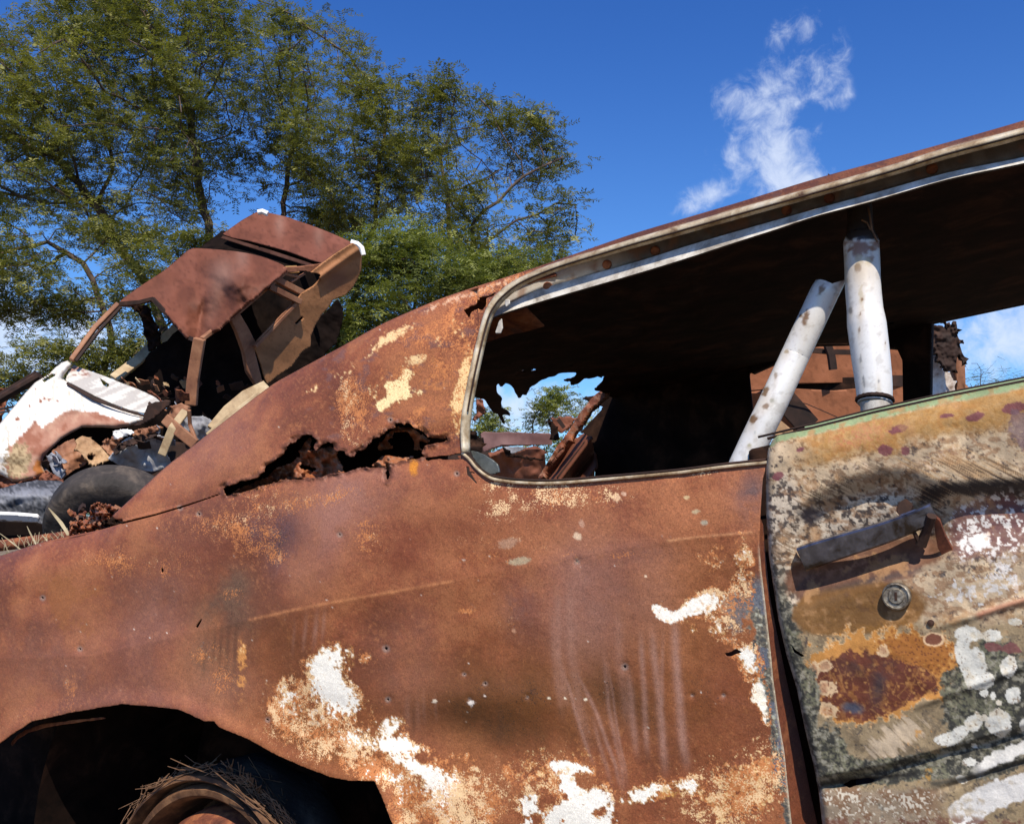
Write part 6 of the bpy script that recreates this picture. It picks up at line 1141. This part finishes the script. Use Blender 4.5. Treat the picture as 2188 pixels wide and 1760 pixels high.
# ================================================================== TREES
def in_poly(x, y, poly): return sdf(x, y, poly)
def tree(name, label, trunks, env, dist, thick, natt, seed, leafm, step=.22, infl=2.4, kill=.42, clump=(2.0, .50), leafn=14, leaf=(.068, .020), group='thorn trees behind the wrecks', lgate=.47, rtip=.009, cat='tree', stemb=None, zground=0.0, twigs=5):
    rng = np.random.default_rng(seed); P = np.array(env, float); x0, y0 = P.min(0); x1, y1 = P.max(0); pts = []
    tot = 0; m2 = 60
    while tot < natt and m2 > 0:
        m2 -= 1
        X = rng.uniform(x0, x1, 4000); Y = rng.uniform(y0, y1, 4000); s = sdf(X, Y, env); dz = rng.normal(0, .5, 4000)
        half = thick * np.sqrt(np.clip(s / 120, 0.02, 1)); Z = dist + dz.clip(-1, 1) * half
        W = zpt(X, Y, Z); kk = clump[0]
        cl = fbm(W[:, 0] / kk + 50, W[:, 2] / kk + W[:, 1] * .21 / kk * 2, 3, seed, .55)
        ok = (s > 0) & (cl > clump[1] - .25 * rng.random(4000)) & (W[:, 2] > zground + .4)
        pts.append(W[ok]); tot += ok.sum()
    att = np.vstack(pts)[:natt]
    nodes = []; par = []
    for tr in trunks:                                   # guide trunks: [(px, py, dz), ...] from the root up
        prev = stemb if False else -1
        q = [np.array(zpt(a, b, dist + c)[0]) for a, b, c in tr]; q[0][2] = zground
        for i in range(len(q) - 1):
            L = np.linalg.norm(q[i + 1] - q[i]); k = max(1, int(L / step))
            for j in range(k):
                t = j / k; p = q[i] + (q[i + 1] - q[i]) * t + rng.normal(0, .025, 3); nodes.append(p); par.append(prev); prev = len(nodes) - 1
    nodes = list(nodes); N0 = len(nodes)
    A_ = att.copy(); alive = np.ones(len(A_), bool)
    NP = np.array(nodes); D2 = ((A_[:, None] - NP[None]) ** 2).sum(2); near = D2.argmin(1); nd = np.sqrt(D2.min(1))
    for it in range(120):
        act = alive & (nd < infl * (1.6 if it < 12 else 1))
        if not act.any():
            if alive.sum() < 5: break
            infl *= 1.5
            if infl > 9: break
            continue
        idx = near[act]; dirv = A_[act] - np.array([nodes[i] for i in idx]); dirv /= np.linalg.norm(dirv, axis=1)[:, None] + 1e-9
        u_, inv = np.unique(idx, return_inverse=True); S_ = np.zeros((len(u_), 3)); np.add.at(S_, inv, dirv)
        new = []
        for k, i in enumerate(u_):
            v = S_[k]; Lv = np.linalg.norm(v)
            if Lv < 1e-3: v = rng.normal(0, 1, 3); Lv = np.linalg.norm(v)
            v = v / Lv + rng.normal(0, .22, 3) + (nodes[i] - nodes[par[i]]) / step * .25 * (par[i] >= 0); v /= np.linalg.norm(v)
            new.append(nodes[i] + v * step); par.append(int(i))
        s0 = len(nodes); nodes += new; NN = np.array(new)
        for b in range(0, len(NN), 400):
            DD = np.sqrt(((A_[:, None] - NN[None, b:b + 400]) ** 2).sum(2)); mi = DD.argmin(1); mv = DD[np.arange(len(A_)), mi]; up_ = mv < nd; nd = np.where(up_, mv, nd); near = np.where(up_, mi + s0 + b, near)
        alive &= nd > kill
        if len(nodes) > 9000: break
    nodes = np.array(nodes); par = np.array(par); n = len(nodes)
    ch = np.zeros(n); r = np.zeros(n); kids = [[] for _ in range(n)]
    for i in range(n - 1, -1, -1):
        r[i] = (r[i] if r[i] > 0 else rtip ** 2.25) ; 
        if par[i] >= 0: r[par[i]] += r[i]; kids[par[i]].append(i)
    r = r ** (1 / 2.25); r = np.minimum(r, .22)
    # woody mesh: chains
    V = []; F = []
    for i in range(n):
        if par[i] < 0: continue
        starts_chain = par[par[i]] < 0 if par[i] >= 0 else True
        p = par[i]
        if kids[p][-1] != i or par[p] < 0:
            chain = [p, i]; q = i
            while kids[q]: q = kids[q][-1]; chain.append(q)
            C = nodes[chain]; R = r[chain].copy(); R[0] = min(R[0], R[1] * 1.15); k = 7 if R.max() > .04 else (5 if R.max() > .015 else 3)
            g = MB(); g.tube(C, list(R), k, False); b0 = len(V); V += g.v; F += [tuple(a + b0 for a in f) for f in g.f]
    # leafy sprays
    thin = np.where(r < .028)[0]; thin = thin[thin >= N0 // 2]
    base = np.vstack([att, nodes[rng.choice(thin, size=max(1, int(natt * .7)))] + rng.normal(0, .09, (max(1, int(natt * .7)), 3))])
    kf = fbm(base[:, 0] / .62 + 31, base[:, 2] / .36 + base[:, 1] * .9, 3, seed + 40, .6); base = base[kf > lgate]; m = len(base)
    sp = np.repeat(base, twigs, 0) + rng.normal(0, 1, (m * twigs, 3)) * [.15, .15, .055]; M = len(sp)
    dr = rng.normal(0, 1, (M, 3)); dr[:, 2] = dr[:, 2] * .45 - .10; dr /= np.linalg.norm(dr, axis=1)[:, None]
    Ls = rng.uniform(.10, .26, M); per = leafn // 2
    side = np.cross(dr, [0, 0, 1.0]); side /= np.linalg.norm(side, axis=1)[:, None] + 1e-9
    nrm = np.cross(side, dr)
    t = (np.arange(per) + .5) / per
    quads = []
    for sg in (-1, 1):
        c = sp[:, None] + dr[:, None] * (Ls[:, None] * t[None])[..., None]
        ld = side[:, None] * sg + dr[:, None] * .55 + nrm[:, None] * rng.normal(-.1, .45, (M, per))[..., None]; ld /= np.linalg.norm(ld, axis=2)[..., None]
        ln = leaf[0] * rng.uniform(.6, 1.3, (M, per))[..., None]; wd = np.cross(ld, nrm[:, None]) * leaf[1] * .5
        wd = np.broadcast_to(wd, ld.shape)
        quads.append(np.stack([c - wd * .4, c + ld * ln * .5 - wd, c + ld * ln, c + ld * ln * .5 + wd], 2).reshape(-1, 3))
    Q = np.vstack(quads)
    # stalk of every spray as a thin blade
    st = np.stack([sp - nrm * .0022, sp + dr * Ls[:, None] - nrm * .001, sp + dr * Ls[:, None] + nrm * .001, sp + nrm * .0022], 1).reshape(-1, 3)
    cvar = np.clip(.5 + .28 * rng.normal(0, 1, M) + .5 * (fbm(sp[:, 0] / .9, sp[:, 2] / .9, 2, seed + 4) - .5), 0, 1)
    cq = np.concatenate([np.repeat(cvar, per * 4), np.repeat(cvar, per * 4), np.zeros(len(st))]); LV = np.vstack([Q, st])
    LF = np.arange(len(LV)).reshape(-1, 4)
    b0 = nodes[0].copy(); o = empty(name, (b0[0], b0[1], zground), label, cat, group)
    mesh_obj('trunk', V, F, bark_m, o)
    mesh_obj('crown', LV, LF, leafm, o, col=np.repeat(np.clip(cq, 0, 1)[:, None], 3, 1), smooth=False)
    return o
G1 = 'thorn trees behind the wrecks'
tree('thorn_tree', 'tallest thorn tree with dense olive crown filling the upper left corner', [[(470, 1300, 0), (455, 700, 0), (440, 480, 0), (415, 330, .1), (400, 200, 0)], [(480, 1300, .3), (330, 640, .5), (230, 480, .4), (150, 360, 0)]],
     [(-220, 30), (-40, 50), (60, 10), (130, -70), (480, -70), (540, 60), (555, 200), (500, 330), (500, 420), (420, 480), (300, 470), (200, 520), (60, 440), (-60, 470), (-220, 440)], 15, 2.6, 2200, 11, leaf_a, twigs=5, lgate=.43)
tree('thorn_tree', 'upright thorn tree with open crown directly behind the tipped sedan roof', [[(560, 1300, 0), (590, 520, 0), (610, 400, 0), (640, 260, 0)], [(590, 1300, -.2), (800, 480, 0), (815, 340, 0), (830, 200, 0)]],
     [(480, 20), (560, -10), (640, 30), (690, 0), (735, 50), (790, 110), (850, 85), (885, 150), (880, 260), (900, 400), (860, 480), (760, 480), (700, 520), (560, 460), (500, 380), (540, 200)], 15.6, 2.2, 1350, 12, leaf_a, twigs=4)
tree('thorn_tree', 'spreading thorn tree on the right whose feathery twigs reach out into blue sky', [[(940, 1300, 0), (955, 620, 0), (960, 480, 0), (940, 300, .1)], [(930, 1300, 0), (1000, 560, -.3), (1100, 470, -.4), (1190, 440, -.4), (1268, 430, -.4)], [(935, 1300, 0), (1010, 480, -.3), (1120, 380, -.4), (1200, 340, -.4), (1255, 325, -.4)]],
     [(890, 180), (965, 160), (1010, 195), (1060, 215), (1110, 240), (1165, 245), (1200, 290), (1270, 325), (1235, 380), (1225, 410), (1285, 430), (1215, 455), (1255, 500), (1210, 560), (1120, 600), (1040, 590), (900, 560), (870, 400)], 14, 1.6, 1250, 13, leaf_a, clump=(1.6, .52), twigs=3)
tree('leafy_bush', 'bright green bushy thorn tree between the tipped sedan and the coupe roof', [[(880, 1250, 0), (890, 700, 0), (880, 560, 0)], [(900, 1250, 0), (1010, 640, 0), (1060, 570, 0)]],
     [(745, 560), (770, 500), (850, 478), (930, 500), (1000, 535), (1100, 550), (1180, 545), (1130, 600), (1010, 660), (800, 760), (700, 800), (690, 700), (745, 620)], 11.8, 1.2, 900, 14, leaf_b, step=.18, clump=(1.2, .42), leafn=14, leaf=(.056, .017), lgate=.34)
tree('thorn_tree', 'low leaning thorn tree whose branches hang behind the sedan windscreen at left', [[(120, 1300, 0), (240, 700, 0), (180, 560, 0), (60, 500, 0)], [(140, 1300, .2), (330, 720, .4), (420, 620, .4)]],
     [(-220, 450), (-60, 440), (60, 445), (180, 480), (300, 480), (440, 480), (480, 560), (380, 640), (330, 760), (250, 780), (120, 700), (-40, 670), (-220, 680)], 13, 1.6, 1250, 15, leaf_a, clump=(1.3, .48), twigs=4)
tree('thorn_tree', 'dark low thorn thicket at the far left just above the white fender', [[(60, 1300, 0), (50, 850, 0), (40, 780, 0)], [(70, 1300, 0), (240, 800, 0), (300, 740, 0)]],
     [(-220, 700), (-60, 705), (80, 720), (180, 740), (330, 720), (330, 800), (200, 850), (60, 880), (-220, 860)], 12, 1.2, 520, 16, leaf_a, clump=(1.0, .42), twigs=4)
tree('young_tree', 'small light green tree standing far off in the torn rear window opening', [[(1138, 1200, 0), (1140, 930, 0), (1140, 880, 0)]],
     [(1000, 930), (1010, 880), (1080, 870), (1110, 840), (1150, 820), (1210, 840), (1250, 830), (1240, 880), (1200, 905), (1130, 900), (1100, 920), (1040, 930)], 26, 1.5, 420, 17, leaf_b, step=.3, kill=.6, clump=(1.3, .46), leaf=(.09, .03), group='small trees in the distance', twigs=3)
tree('young_tree', 'pale leafy treetop reaching up into the torn rear window gap', [[(1240, 1200, 0), (1220, 960, 0), (1215, 900, 0)]],
     [(1010, 880), (1130, 900), (1240, 870), (1290, 850), (1300, 1000), (1000, 1010), (985, 930)], 34, 2, 300, 18, leaf_b, step=.35, kill=.7, clump=(1.5, .44), leaf=(.11, .035), group='small trees in the distance', twigs=3)
tree('bare_shrub', 'thin grey-green shrub with fine bare twigs right of the broken posts', [[(2080, 1200, 0), (2085, 900, 0), (2090, 840, 0)]],
     [(2050, 860), (2055, 800), (2075, 770), (2110, 775), (2150, 810), (2200, 800), (2200, 870), (2060, 880)], 14, .6, 240, 19, leaf_a, step=.10, infl=1.2, kill=.16, clump=(.5, .5), leafn=6, leaf=(.02, .006), rtip=.004, group='small trees in the distance', twigs=1)
